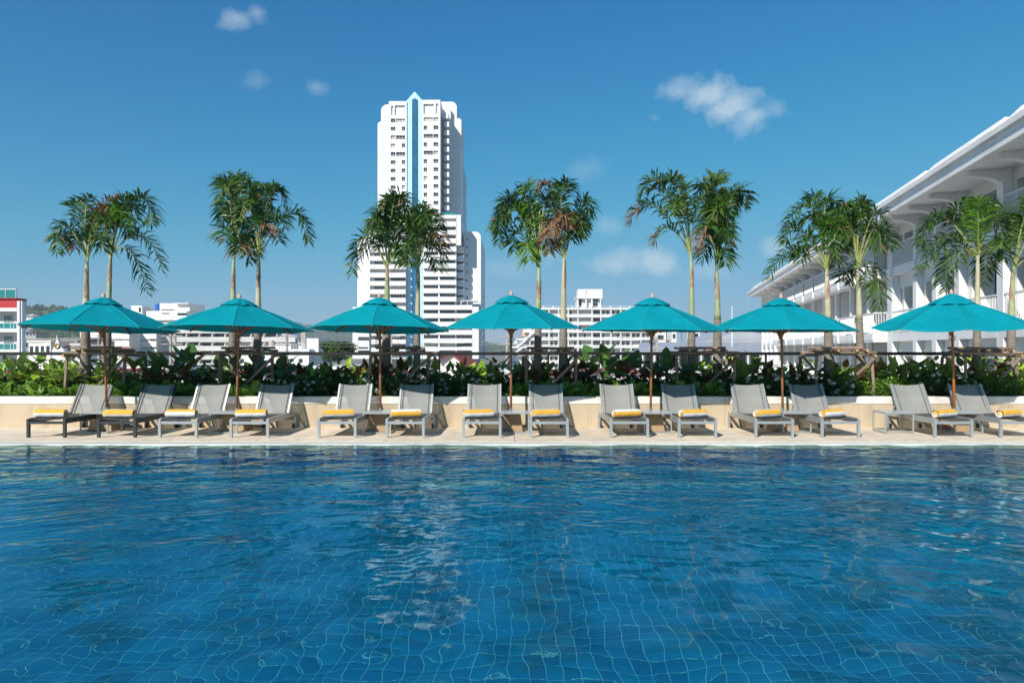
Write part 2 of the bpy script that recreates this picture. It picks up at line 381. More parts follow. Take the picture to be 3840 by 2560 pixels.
V = np.stack([GX, GY, Hh - .006], -1).reshape(-1, 3)
nx, ny = len(xs), len(ys); idx = np.arange(nx * ny).reshape(ny, nx)
Q = np.stack([idx[:-1, :-1], idx[:-1, 1:], idx[1:, 1:], idx[1:, :-1]], -1).reshape(-1, 4)
me = bpy.data.meshes.new('pool_water'); me.vertices.add(len(V)); me.vertices.foreach_set('co', V.ravel())
me.loops.add(Q.size); me.loops.foreach_set('vertex_index', Q.ravel()); me.polygons.add(len(Q))
me.polygons.foreach_set('loop_start', np.arange(0, Q.size, 4)); me.polygons.foreach_set('use_smooth', np.ones(len(Q), bool)); me.update(calc_edges=True)
m = bpy.data.materials.new('water'); m.use_nodes = True; t = m.node_tree; n = t.nodes; n.remove(n['Principled BSDF'])
gl = n.new('ShaderNodeBsdfGlass'); gl.inputs['IOR'].default_value = 1.36; gl.inputs['Roughness'].default_value = 0.0; gl.inputs['Color'].default_value = (.72, .97, 1, 1)
nn = n.new('ShaderNodeTexNoise'); nn.inputs['Scale'].default_value = 16; nn.inputs['Detail'].default_value = 3
tcw = n.new('ShaderNodeTexCoord'); mpw = n.new('ShaderNodeMapping'); mpw.inputs['Scale'].default_value = (.55, 1.2, 1); t.links.new(tcw.outputs['Object'], mpw.inputs[0]); t.links.new(mpw.outputs[0], nn.inputs['Vector'])
bp = n.new('ShaderNodeBump'); bp.inputs['Strength'].default_value = .03; bp.inputs['Distance'].default_value = .006
t.links.new(nn.outputs[0], bp.inputs['Height']); t.links.new(bp.outputs[0], gl.inputs['Normal']); t.links.new(gl.outputs[0], n['Material Output'].inputs[0])
me.materials.append(m); wo = place('pool_water', me); wo['kind'] = 'structure'

# planter wall
pw = empty('planter_wall', (0, YW, 0), 'low sand-coloured pebbledash planter wall with pale coping behind the loungers', 'wall')
for k in range(-4, 5):
    x0 = -2.257 + 4.515 * k - 2.257
    obj('wall_panel', MB().box(x0 + .003, x0 + 4.512, 0, .2, 0, .5), M['wall'], pw)
    obj('coping', MB().box(x0 + .002, x0 + 4.513, -.012, .22, .502, .65), M['coping'], pw)
g = MB(); g.box(-23, 23, YW + .222, 16.22, -.3, .55); struct('planting_soil', g, M['soil'])
g = MB(); g.box(-23, 23, 16.222, 16.44, -.3, .62); tag(obj('parapet', g, M['coping']), 'low concrete kerb behind the plants under the black railing', 'kerb')
# black railing
rl = empty('railing', (0, 16.0, .55), 'long black metal railing with thin wires behind the planting', 'railing')
obj('handrail', MB().box(-14, 14, -.03, .03, .965, 1.04), M['black'], rl)
pm = mesh('post', MB().box(-.02, .02, -.02, .02, 0, .97), M['black'])
for k in range(-5, 6): place('post', pm, rl, (.85 + 2.55 * k, 0, 0))
for zz in (.20, .37, .54, .72): obj('wire', MB().box(-14, 14, -.004, .004, zz, zz + .009), M['black'], rl)

# ================================================================== LOUNGERS, TABLES, TOWELS, PARASOLS
def lounger():
    r = empty('sun_lounger', (0, 0, 0), 'x', 'sun lounger', 'sun loungers along the pool')
    W = .3425; fr = 'alu'
    mk = lambda n, mb, m=fr: obj(n, mb, M[m], r)
    for s in (-1, 1):
        mk('leg', MB().box(s * W - .024, s * W + .024, -.024, .024, .004, .35))
        mk('leg', MB().box(s * W - .022, s * W + .022, 1.60, 1.645, .004, .31))
        mk('side_rail', MB().box(s * W - .018, s * W + .018, .026, 1.645, .262, .318))
        wl = MB(); n = 14
        vs = [(s * (W - .03) + q, 1.575 + .05 * math.cos(6.2832 * j / n), .052 + .05 * math.sin(6.2832 * j / n)) for q in (-.012, .012) for j in range(n)]
        wl.add(vs, [tuple(range(n)), tuple(range(2 * n - 1, n - 1, -1))] + [(j, j + n, (j + 1) % n + n, (j + 1) % n) for j in range(n)])
        wo_ = mk('wheel', wl, 'rubber')
    mk('front_rail', MB().box(-W + .026, W - .026, -.017, .017, .255, .305))
    mk('rear_rail', MB().box(-W + .02, W - .02, 1.605, 1.64, .27, .31))
    # seat sling, gently sagging between two slim rails
    st = MB(); nx, ny = 8, 8
    vs = [((i / nx * 2 - 1) * (W - .03), -.02 + j / ny * 1.22, .348 - .018 * (1 - (i / nx * 2 - 1) ** 2)) for j in range(ny + 1) for i in range(nx + 1)]
    st.add(vs, [(j * 9 + i, j * 9 + i + 1, (j + 1) * 9 + i + 1, (j + 1) * 9 + i) for j in range(ny) for i in range(nx)])
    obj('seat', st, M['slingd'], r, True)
    for s in (-1, 1): mk('seat_rail', MB().box(s * (W - .005) - .018, s * (W - .005) + .018, .026, 1.2, .322, .362))
    # backrest
    y0, z0, y1, z1 = 1.20, .35, 1.545, .925
    bk = MB(); vs = []
    for j in range(9):
        v = j / 8
        for i in range(9):
            u = i / 8 * 2 - 1; sag = .03 * (1 - u * u)
            vs.append((u * (W - .03), y0 + (y1 - y0) * v + sag * .85, z0 + (z1 - z0) * v - sag * .5 - (.012 * (1 - u * u) if j == 8 else 0)))
    bk.add(vs, [(j * 9 + i, j * 9 + i + 1, (j + 1) * 9 + i + 1, (j + 1) * 9 + i) for j in range(8) for i in range(8)])
    back = obj('backrest', bk, M['sling'], r, True)
    for s in (-1, 1):
        mk('back_rail', MB().beam((s * (W - .01), y0 - .005, z0 - .01), (s * (W - .01), y1, z1), .036, .036, (0, -1, 0)))
        a = Vector((s * (W - .075), y0, z0 + .004)); c = Vector((s * (W - .075), y1, z1))
        obj('hem', MB().beam(a + Vector((0, -.004, 0)), c + Vector((0, -.001, 0)), .014, .004, (0, -1, 0)), M['hem'], back)
        mk('strut', MB().beam((s * (W - .05), 1.38, .62), (s * (W - .05), 1.55, .30), .016, .016))
    mk('crossbar', MB().box(-W + .06, W - .06, 1.535, 1.56, .29, .312))
    return r
LX = [-8.72, -7.41, -6.26, -4.915, -3.275, -2.0, -.565, .695, 2.2, 3.475, 4.92, 6.16, 8.26, 9.5]
proto = lounger()
for i, x in enumerate(LX):
    o = proto if i == 0 else copytree(proto)
    o.location = (x, 12.8 + random.uniform(-.02, .02), 0); o.rotation_euler.z = R(random.uniform(-.6, .6))
    k = 'charcoal' if i < 2 else 'silver-grey'
    pos = 'leftmost of the row' if i == 0 else ('cut by the right edge of the picture' if i == 13 else ordw(i) + ' from the left in the row')
    o['label'] = '%s framed sun lounger with raised mesh back, %s' % (k, pos)
for i in (0, 1):
    root = [o for o in col.objects if o.parent is None and o.name.startswith('sun_lounger')][i]
for root in [o for o in col.objects if o.name.startswith('sun_lounger') and 'charcoal' in o.get('label', '')]:
    for ch in root.children:
        for s_ in ch.material_slots:
            if s_.material == M['alu']: s_.link = 'OBJECT'; s_.material = M['char']
# side tables
def table():
    r = empty('side_table', (0, 0, 0), 'x', 'side table', 'low side tables between the loungers')
    a, d, hh, q = .2775, .5, .415, .024
    for sx in (-1, 1):
        for y in (0, d - q): obj('leg', MB().box(sx * a - (q if sx > 0 else 0), sx * a + (q if sx < 0 else 0), y, y + q, .003, hh - .03), M['alu'], r)
        obj('base_rail', MB().box(sx * a - (q - .001 if sx > 0 else 0), sx * a + (q - .001 if sx < 0 else 0), q + .001, d - q - .001, .012, .034), M['alu'], r)
        obj('apron', MB().box(sx * a - (q if sx > 0 else 0), sx * a + (q if sx < 0 else 0), .0, d, hh - .029, hh - .004), M['alu'], r)
    for y in (0, d - q):
        obj('base_rail', MB().box(-a + q + .001, a - q - .001, y + .001, y + q - .001, .012, .034), M['alu'], r)
        obj('apron', MB().box(-a + q + .001, a - q - .001, y, y + q, hh - .029, hh - .004), M['alu'], r)
    obj('glass_top', MB().box(-a + .004, a - .004, .004, d - .004, hh - .003, hh + .006), M['glasstop'], r)
    return r
tl = ['between the two charcoal loungers at the left', 'between the third and fourth loungers', 'between the fifth and sixth loungers', 'between the seventh and eighth loungers',
      'between the ninth and tenth loungers', 'between the eleventh and twelfth loungers', 'standing alone left of the thirteenth lounger', 'between the last two loungers at the right']
tproto = table()
for i, x in enumerate([-8.20, -5.66, -2.65, .06, 2.86, 5.59, 7.6, 8.96]):
    o = tproto if i == 0 else copytree(tproto)
    o.location = (x, 13.38, 0); o.rotation_euler.z = R(random.uniform(-1.5, 1.5)); o['label'] = 'grey cube-frame side table with glass top ' + tl[i]
# rolled towels
TPX = [192, 449, 681, 943, 1270, 1522, 1794, 2044, 2349, 2598, 2876, 3121, 3542, 3783]
TYAW = [0, 0, 0, 4, 14, 16, 18, 20, 22, 22, 24, 26, 26, 24]
for i, px in enumerate(TPX):
    Lh, rr = .285, .082; ph = random.uniform(-.25, .25) + (1.25 if i in (5, 8) else 0)
    tw = MB(); n = 40; L_ = 14
    for a in range(L_ + 1):
        q = a / L_ * 2 - 1; e = 1 - .10 * abs(q) ** 8
        for j in range(n):
            an = 2 * math.pi * j / n; k = 1 + .02 * math.sin(q * 7 + an * 2 + i) + .012 * math.sin(q * 19 + an * 3)
            r2 = rr * e * k; zz = r2 * math.sin(an); zz = zz if zz > 0 else zz * .9
            tw.v.append((q * Lh, r2 * math.cos(an) * 1.04, zz))
    for a in range(L_):
        for j in range(n):
            an = 2 * math.pi * (j + .5) / n
            tw.f.append((a * n + j, (a + 1) * n + j, (a + 1) * n + (j + 1) % n, a * n + (j + 1) % n))
            da = (math.degrees(an) - (200 if i in (5, 8) else 134) - 20 * math.sin(i * 2.1)) % 360; tw.m.append(1 if da < 40 or da > 320 or 150 < da < 200 else 0)
    ro = empty('rolled_towel', (X(px, 13.08), 13.08, .352 + .074), 'x', 'towel', 'rolled towels on the loungers')
    obj('roll', tw, [M['towelw'], M['towely']], ro, True)
    for s in (-1, 1):        # spiral ends
        en = MB(); turns = 3; m_ = 54
        for k in range(m_):
            for q, wd in ((k, 0), (k, 1), (k + 1, 1), (k + 1, 0)):
                f_ = q / m_; an = f_ * turns * 6.2832 + i; r2 = .012 + (rr * .93 - .012) * f_
                r3 = max(.001, r2 - .021) if wd == 0 else r2
                en.v.append((s * (Lh + .012 * (1 - f_)), math.cos(an) * r3 * 1.03, math.sin(an) * r3 * .97))
            bq = 4 * k; en.f.append((bq, bq + 1, bq + 2, bq + 3)); en.m.append(1 if math.sin((k + .5) / m_ * turns * 6.2832 * .8 + i * 1.7) > -.1 else 0)
        obj('spiral_end', en, [M['towelw'], M['towely']], ro)
    ro.rotation_euler.z = R(TYAW[i])
    ro['label'] = 'rolled %s beach towel on the %s lounger from the left' % ('white and yellow striped' if i in (5, 8) else 'yellow and white striped', ordw(i))
# parasols
def parasol(i, px_b, px_t, rot, tilt_x, tilt_y, Rr=1.5, drop=.62, dz=0, sag=.03, odd=False):
    D = 13.92; bx = X(px_b, D); tx = X(px_t, D)
    names = ['over the two charcoal loungers at the far left', 'second from the left', 'in front of the white tower, third from the left', 'middle one of the seven', 'fifth from the left',
             'second from the right', 'at the right edge with drooping rim and pointed finial']
    r = empty('parasol', (bx, D, 0), 'turquoise octagonal parasol with wooden pole, ' + names[i], 'parasol', 'turquoise parasols behind the loungers')
    zr, lean = 2.05 + dz, (tx - bx) / 2.3
    za = zr + drop
    wood = M['teak2'] if odd else M['teak']
    top = Vector((lean * (za - .4), 0, za))
    obj('pole', MB().tube([(0, 0, .44), (lean * .8, 0, 1.2), (lean * 1.6, 0, 2.0), top], [.024] * 4, 12), wood, r, True)
    obj('sleeve', MB().tube([(0, 0, .1), (lean * .05, 0, .47)], .029, 12), M['steel'], r, True)
    can = bpy.data.objects.new('canopy_frame', None)
    bpy.data.objects.remove(can)
    Mx = Matrix.Translation(top) @ Matrix.Rotation(R(tilt_y), 4, 'Y') @ Matrix.Rotation(R(tilt_x), 4, 'X') @ Matrix.Rotation(R(rot), 4, 'Z')
    def cone(mb, ra, rb, za_, zb_, sg, edge, nr=9, ns=8, scal=0):
        vs = []; nn_ = 8 * ns
        for a in range(nr + 1):
            f = a / nr; rr_ = ra + (rb - ra) * f; zz = za_ + (zb_ - za_) * f
            for j in range(nn_):
                an = 2 * math.pi * j / nn_; seg = (j % ns) / ns; c = math.cos(math.pi / 8) / math.cos((seg - .5) * math.pi / 4)
                mid = math.sin(seg * math.pi)
                z2 = zz - sg * mid * math.sin(f * math.pi * .9) + edge * mid * f + .02 * math.sin(f * math.pi)
                z2 += scal * f * f * (math.sin(an * 11 + i) * .6 + math.sin(an * 7 + 2.1 * i) * .4)
                z2 += .010 * noise.noise((rr_ * math.cos(an) * 3.1 + 9 * i, rr_ * math.sin(an) * 3.1, i * 3.3)) + .005 * noise.noise((rr_ * math.cos(an) * 9, rr_ * math.sin(an) * 9 + 5 * i, 1.7))
                rad2 = rr_ * (1 - (1 - c) * min(1, .25 + f)) 
                vs.append(Mx @ Vector((rad2 * math.cos(an), rad2 * math.sin(an), z2)))
        return mb.add(vs, [(a * nn_ + j, (a + 1) * nn_ + j, (a + 1) * nn_ + (j + 1) % nn_, a * nn_ + (j + 1) % nn_) for a in range(nr) for j in range(nn_)])
    for k in range(1):
        cm = cone(MB(), .10, Rr, -.07, -drop, sag, -.035 if odd else .012)
        c_ = obj('canopy', cm, M['fabric'], r, False)
        nn_ = 64; lst = len(cm.v) - nn_
        hem = [Vector(cm.v[lst + j]) for j in range(nn_)]
        obj('hem', MB().tube(hem + [hem[0]], .007, 4, False), M['fabric2'], c_)
    for a in range(8):
        an = math.pi / 4 * a
        e = lambda rr_, zz: Mx @ Vector((rr_ * math.cos(an), rr_ * math.sin(an), zz))
        obj('seam', MB().tube([e(.25, -.085 - (drop - .07) * (.15 / (Rr - .1)) + .022), e(.85, -.07 - (drop - .07) * (.75 / (Rr - .1)) + .027), e(Rr - .005, -drop + .008)], .006, 4), M['fabric2'], c_)
        obj('rib', MB().beam(e(.05, -.12), e(Rr - .005, -drop - .014), .022, .026), wood, r)
        obj('strut', MB().beam(e(.045, -drop - .06), e(.72, -.07 - (drop - .07) * .45 - .03), .018, .02), wood, r)
    vm_ = cone(MB(), .03, .37 if not odd else .43, .015, -.145 if not odd else -.19, 0, .0, 5, 8, .014)
    obj('vent_cap', vm_, M['fabric'], r, True)
    hb = Mx @ Vector((0, 0, -drop - .09))
    obj('hub', MB().lathe([(.035, -.09), (.04, -.03), (.062, .0), (.062, .05), (.045, .07)], hb, 14), wood, r, True)
    obj('crown_hub', MB().lathe([(.04, -.05), (.07, -.03), (.07, .02), (.04, .04)], Mx @ Vector((0, 0, -.1)), 12), wood, r, True)
    fin = [(.012, 0), (.03, .012), (.02, .02), (.042, .045), (.036, .062), (.014, .078), (.018, .09), (.006, .118)]
    if odd: fin = [(.02, 0), (.036, .02), (.034, .05), (.02, .085), (.004, .11)]
    obj('finial', MB().lathe(fin, Mx @ Vector((0, 0, .0)), 14), M['finial'], r, True)
    cd = MB(); c0 = hb + Vector((0, -.03, -.12)); pts = []
    for k in range(26):
        an = k * .55; pts.append(c0 + Vector((math.cos(an) * (.05 + .018 * math.sin(k * 1.3)), math.sin(an) * .05, .05 * math.sin(k * .9) - .002 * k)))
    obj('cord', cd.tube(pts, .004, 5), M['barkm'], r, True)
    if i in (2, 3, 4, 6):
        p0 = Mx @ Vector((Rr * .62 * math.cos(R(-60 - rot)), Rr * .62 * math.sin(R(-60 - rot)), -drop * .75)); p0.x = bx * 0 + [0, 0, .85, .78, .42, 0, 1.02][i]; p0.z = zr + .02
        obj('tie_strap', MB().beam(p0, p0 + Vector((.03, 0, -.25)), .02, .004), M['fabric2'], r)
    # terrazzo foot
    ft = MB(); 
    for (hw, z_) in ((.245, .0), (.19, .36)):
        ft.v += [(-hw, -hw, z_), (hw, -hw, z_), (hw, hw, z_), (-hw, hw, z_)]
    ft.f = [(0, 3, 2, 1), (4, 5, 6, 7), (0, 1, 5, 4), (1, 2, 6, 5), (2, 3, 7, 6), (3, 0, 4, 7)]; ft.m = [0] * 6
    fo = obj('terrazzo_block', ft, M['terrazzo']); fo.location = (bx, D, .003); bv = fo.modifiers.new('b', 'BEVEL'); bv.width = .012; bv.segments = 2
    tag(fo, 'brown terrazzo block holding the %s parasol from the left' % ordw(i), 'parasol base', 'terrazzo parasol bases')
parasol(0, 400, 388, 10, -2.2, 1.0, 1.48, .64, .01)
parasol(1, 888, 898, 18, -1.8, .6, 1.47, .62, .01)
parasol(2, 1427, 1423, 6, -2.2, .8, 1.42, .64, .0)
parasol(3, 1916, 1917, 32, 2.0, 0, 1.42, .66, .03)
parasol(4, 2440, 2446, 26, .6, .6, 1.46, .66, -.02)
parasol(5, 2935, 2929, 29, .4, .5, 1.46, .65, -.02)
parasol(6, 3579, 3568, 22.5, 3.2, -1.5, 1.45, .66, .06, .05, True)

# ================================================================== PALMS
def bez(b, c, t, s): return b * (1 - s) ** 2 + c * 2 * s * (1 - s) + t * s * s
def frond_mesh(b, a, t, kind, wl=.40, dens=1.0, gap=.26):
    c = a * 2 - (b + t) * .5
    pts = [bez(b, c, t, k / 16) for k in range(17)]
    L = sum((pts[k + 1] - pts[k]).length for k in range(16))
    mb = MB(); mb.cur = 1; mb.tube(pts, [.017 - .0145 * k / 16 for k in range(17)], 5, False)
    n = int(L * 46 * dens)
    for k in range(n):
        s = gap + (1 - gap) * (k + random.random()) / n
        p = bez(b, c, t, s); tg = (bez(b, c, t, min(1, s + .02)) - bez(b, c, t, s - .02)).normalized()
        sd_ = tg.cross(Vector((0, 0, 1)))
        if sd_.length < .2: sd_ = tg.cross(Vector((0, 1, 0)))
        sd_.normalize(); up = sd_.cross(tg).normalized()
        sg = 1 if k % 2 else -1; an = random.uniform(-.45, 1.15)
        q = (s - gap) / (1 - gap)
        ln = wl * (.45 + .55 * math.sin(math.pi * min(1, .12 + q * .86)) ** .7) * random.uniform(.75, 1.12)
        if q > .9: ln *= .75
        dr = (tg * random.uniform(.35, .85) + sd_ * sg * math.cos(an) + up * (math.sin(an) * .8 + .15)).normalized()
        g_ = Vector((0, 0, -1)); w_ = random.uniform(.016, .024); 
        wv = dr.cross(up + sd_ * random.uniform(-.6, .6)).normalized() * w_
        dp = random.uniform(.16, .5); p1 = p + dr * ln * .48 + g_ * ln * dp * .22; p2 = p + dr * ln * .86 + g_ * ln * dp
        dead = kind == 'd' or (kind == 't' and s > .72 and random.random() < .7) or random.random() < .015
        mb.cur = 2 if dead else (3 if kind == 'b' else 0)
        if dead: p2 += g_ * ln * .15
        mb.add([p - wv * .35, p + wv * .35, p1 + wv, p1 - wv, p2], [(0, 1, 2, 3), (3, 2, 4)])
    return mb
FM = [M['frond'], M['rachis'], M['frondd'], M['frondb']]
def palm(label, xb, xm, crown, D, fr, r0=.095, pale='green', spear=None, fill=2):
    base = Vector((X(xb, D), D, .5)); mid = P(xm, 1130, D); cr = P(*crown, D)
    r = empty('palm_tree', base, label, 'palm tree', 'slender palms in the planter')
    pts = [bez(base, mid * 2 - (base + cr) * .5, cr, k / 24) for k in range(25)]
    def rad(k):
        f = k / 24; q = r0 * (1 - f) ** 1.6 + .034
        return q * (1 + .05 * math.sin(k * 2.3)) 
    ks = max(4, int(round(24 * 1.12 / max(2.0, cr.z - base.z))))
    tr = MB(); P1 = []; R1 = []
    for k in range(ks * 3 + 1):
        f = k / (ks * 3) * ks / 24; P1.append(bez(base, mid * 2 - (base + cr) * .5, cr, f)); kk = f * 24
        R1.append((r0 * (1 - f) ** 1.6 + .036) * (1.05 if k % 5 == 0 else 1))
    obj('trunk', tr.tube(P1, R1, 14, True, .02), M['trunk'], r, True, True)
    obj('crownshaft', MB().tube(pts[ks:], [rad(k) * (1 if k < 21 else .9) for k in range(ks, 25)], 12), M['green_trunk' if pale == 'green' else 'paletrunk'], r, True, True)
    for q in range(2):           # torn leaf sheaths hugging the stem
        k = random.randint(14, 21); p = pts[k]; an = random.uniform(-2.6, -.5); rr = rad(k) * 1.12; sh = MB(); n = 6
        vs = []
        for a in range(6):
            f = a / 5; z_ = -.28 + .42 * f; wd = .9 * (1 - f) ** .7 + .08
            for j in range(n):
                t_ = an + (j / (n - 1) - .5) * 2 * wd; ro = rr * (1.02 + .25 * f * f)
                vs.append(p + Vector((math.cos(t_) * ro, math.sin(t_) * ro, z_)))
        sh.add(vs, [(a * n + j, a * n + j + 1, (a + 1) * n + j + 1, (a + 1) * n + j) for a in range(5) for j in range(n - 1)])
        obj('sheath', sh, M['sheath'], r, True, True)
    for f in fr:
        (ax, ay), (tx, ty) = f[0], f[1]; ay += 26 if ay < crown[1] - 90 else 8; tx += (crown[0] - tx) * .05; ty += (crown[1] - ty) * .05; kind = f[2] if len(f) > 2 else 'g'
        dd = f[3] if len(f) > 3 else random.uniform(-.7, .7)
        hor = abs(tx - crown[0]) / 168
        dd *= max(.35, 1.2 - hor)
        b = cr + Vector((0, 0, random.uniform(-.12, .05))); a = P(ax, ay, D + dd * .55); t = P(tx, ty, D + dd)
        obj('frond', frond_mesh(b, a, t, kind, .52 if kind != 'd' else .42, 1.0), FM, r, False, True)
    for q in range(max(0, fill - 1)):
        sx = random.uniform(-60, 60); dd = random.choice((-1, 1)) * random.uniform(.5, 1.0)
        a = P(crown[0] + sx * .6, crown[1] - random.uniform(130, 200), D + dd * .4); t = P(crown[0] + sx * 1.6, crown[1] - random.uniform(40, 140), D + dd)
        obj('frond', frond_mesh(cr.copy(), a, t, 'g', .38, .9), FM, r, False, True)
    if spear:
        b = cr; t = P(*spear, D + .02); obj('spear', MB().tube([b, (b + t) / 2 + Vector((.02, 0, 0)), t], [.02, .014, .003], 6), M['rachis'], r, True, True)
    return r
palm('palm with dead brown fronds and drooping left frond, leftmost of all palms', 318, 323, (327, 975), 15.45,
     [((246, 815), (208, 945)), ((262, 850), (226, 900)), ((300, 790), (283, 745)), ((320, 780), (345, 730)), ((372, 765), (470, 728), 'd', .1), ((368, 785), (400, 860), 'd', -.3), ((395, 770), (420, 830), 'd', -.2), ((350, 850), (395, 940)), ((300, 860), (282, 930), 't')], .1, 'pale', None, 2)
palm('palm with three fronds drooping right, second palm from the left', 398, 408, (416, 955), 15.55,
     [((520, 722), (578, 838), 'g', -.2), ((528, 858), (618, 1020), 'g', 0), ((492, 940), (562, 1108), 'g', -.1), ((470, 725), (520, 820)), ((440, 770), (470, 850), 'b', -.5), ((430, 760), (400, 800)), ((380, 880), (392, 945)), ((455, 790), (485, 880))], .07, 'green', (436, 733), 2)
palm('left palm of the second pair, upright crown with short right frond', 873, 874, (877, 975), 15.5,
     [((858, 690), (812, 750)), ((862, 740), (828, 820)), ((910, 680), (958, 715)), ((925, 855), (937, 985)), ((880, 690), (905, 655)), ((850, 830), (842, 905)), ((858, 700), (835, 680)), ((905, 800), (920, 850), 'b'), ((895, 870), (900, 950), 't')], .085, 'green', (880, 765), 2)
palm('right palm of the second pair with one long frond arching right', 962, 968, (970, 955), 15.55,
     [((1095, 775), (1166, 900), 'g', 0), ((1012, 840), (1054, 905)), ((1025, 700), (1074, 760)), ((985, 720), (1015, 690)), ((942, 757), (904, 830)), ((930, 870), (946, 982)), ((1000, 740), (1050, 690)), ((1020, 780), (1075, 850)), ((950, 720), (925, 700)), ((985, 800), (1000, 880), 't')], .085, 'pale', None, 2)
palm('left palm in front of the white tower with frond drooping far left', 1445, 1451, (1452, 1000), 15.5,
     [((1372, 862), (1311, 1025)), ((1395, 880), (1345, 980)), ((1425, 780), (1398, 852)), ((1485, 740), (1532, 760)), ((1465, 760), (1428, 790)), ((1505, 800), (1548, 855)), ((1500, 912), (1522, 995)), ((1440, 880), (1415, 935)), ((1470, 770), (1490, 735)), ((1480, 850), (1510, 900)), ((1430, 820), (1380, 860))], .1, 'green', None, 3)
palm('right palm in front of the white tower with brown-tipped right fronds', 1560, 1567, (1568, 1000), 15.55,
     [((1582, 790), (1612, 835)), ((1548, 780), (1520, 855)), ((1628, 885), (1670, 962), 't'), ((1615, 955), (1640, 1008)), ((1618, 835), (1655, 915), 't'), ((1530, 885), (1502, 980)), ((1545, 925), (1528, 990)), ((1590, 800), (1570, 765)), ((1600, 870), (1630, 930)), ((1555, 850), (1540, 800))], .06, 'pale', None, 3)
palm('left palm of the fourth pair with bright crown spreading left', 2014, 2019, (2021, 1005), 15.5,
     [((1920, 720), (1860, 910), 'g', 0), ((1910, 790), (1854, 856)), ((1945, 845), (1922, 938)), ((1980, 885), (1984, 975), 'b'), ((1965, 720), (1925, 760)), ((1990, 720), (1965, 700), 'b'), ((2050, 805), (2062, 945), 't'), ((2045, 730), (2085, 790)), ((1950, 780), (1895, 830), 'b'), ((2000, 760), (1975, 800), 'b'), ((1940, 750), (1875, 810))], .075, 'green', (2021, 698), 2)
palm('right palm of the fourth pair with two dead brown fronds', 2112, 2113, (2115, 965), 15.55,
     [((2062, 688), (2010, 715), 'd', -.2), ((2135, 800), (2182, 850), 'd', -.4), ((2080, 800), (2062, 880), 'd', -.4), ((2110, 790), (2135, 850), 'd', -.5), ((2180, 735), (2215, 795)), ((2172, 775), (2197, 852)), ((2148, 820), (2148, 895)), ((2080, 885), (2062, 945)), ((2105, 710), (2140, 690)), ((2090, 730), (2055, 760)), ((2160, 800), (2170, 880))], .09, 'pale', (2124, 655), 2)
palm('left palm of the fifth pair with three fronds sweeping left', 2590, 2594, (2589, 945), 15.5,
     [((2478, 660), (2390, 745), 'g', 0), ((2455, 745), (2345, 838), 't', 0), ((2508, 830), (2445, 912), 't', -.2), ((2545, 690), (2500, 660)), ((2550, 740), (2520, 800)), ((2620, 745), (2690, 668)), ((2570, 740), (2545, 690)), ((2500, 720), (2430, 700))], .075, 'green', (2568, 690), 1)
palm('right palm of the fifth pair, hanging column of fronds', 2690, 2690, (2686, 1020), 15.55,
     [((2750, 705), (2812, 762)), ((2730, 715), (2740, 800)), ((2655, 690), (2608, 725)), ((2672, 745), (2628, 866)), ((2708, 745), (2735, 895)), ((2668, 815), (2618, 942), 't'), ((2705, 836), (2742, 912)), ((2665, 885), (2627, 980)), ((2712, 907), (2722, 994)), ((2690, 720), (2670, 790)), ((2700, 760), (2660, 830)), ((2680, 690), (2700, 660)), ((2690, 840), (2650, 900), 't')], .09, 'green', None, 2)
palm('left palm of the sixth pair before the hotel with long left frond', 3112, 3103, (3100, 1010), 15.5,
     [((2975, 935), (2870, 1046), 'g', 0), ((2990, 830), (2936, 905)), ((3040, 750), (2940, 848)), ((3035, 860), (3000, 975)), ((3095, 745), (3155, 778)), ((3122, 850), (3135, 815), 'b', -.5), ((3150, 845), (3164, 932)), ((3130, 925), (3140, 995)), ((3060, 800), (2975, 860)), ((3070, 750), (3030, 735)), ((3120, 780), (3170, 830)), ((3050, 900), (2950, 975)), ((3110, 860), (3090, 820), 'b', -.5)], .1, 'pale', None, 3)
palm('right palm of the sixth pair with low fronds hanging beside the hotel balconies', 3228, 3221, (3214, 1005), 15.55,
     [((3295, 845), (3344, 928)), ((3282, 825), (3305, 942)), ((3178, 765), (3128, 824)), ((3205, 760), (3245, 800)), ((3165, 862), (3160, 932)), ((3180, 1000), (3156, 1055)), ((3280, 1000), (3300, 1168), 'g', -.2), ((3240, 985), (3255, 1070)), ((3225, 770), (3250, 760)), ((3190, 800), (3150, 860)), ((3205, 1000), (3190, 1060)), ((3270, 790), (3320, 830))], .075, 'pale', (3208, 800), 2)
palm('palm with broad upright leaf before the hotel, left of the last pair', 3662, 3665, (3667, 955), 15.5,
     [((3525, 780), (3445, 918)), ((3562, 905), (3437, 1030)), ((3565, 945), (3540, 1098)), ((3668, 835), (3668, 728), 'b', -.5), ((3600, 765), (3548, 835)), ((3750, 765), (3812, 872)), ((3725, 805), (3765, 905)), ((3745, 915), (3772, 975)), ((3695, 920), (3694, 1070)), ((3560, 800), (3480, 850)), ((3640, 780), (3600, 740), 'b'), ((3700, 780), (3740, 750)), ((3610, 930), (3580, 1010)), ((3560, 860), (3460, 960)), ((3680, 790), (3660, 735), 'b', -.6)], .075, 'pale', None, 3)
palm('palm cut by the right edge of the picture before the hotel', 3790, 3794, (3802, 1000), 15.55,
     [((3838, 800), (3890, 690)), ((3880, 850), (3960, 950)), ((3768, 880), (3750, 928)), ((3860, 960), (3900, 1010)), ((3790, 850), (3770, 800)), ((3850, 760), (3920, 740)), ((3880, 780), (3990, 850))], .085, 'green', None, 1)

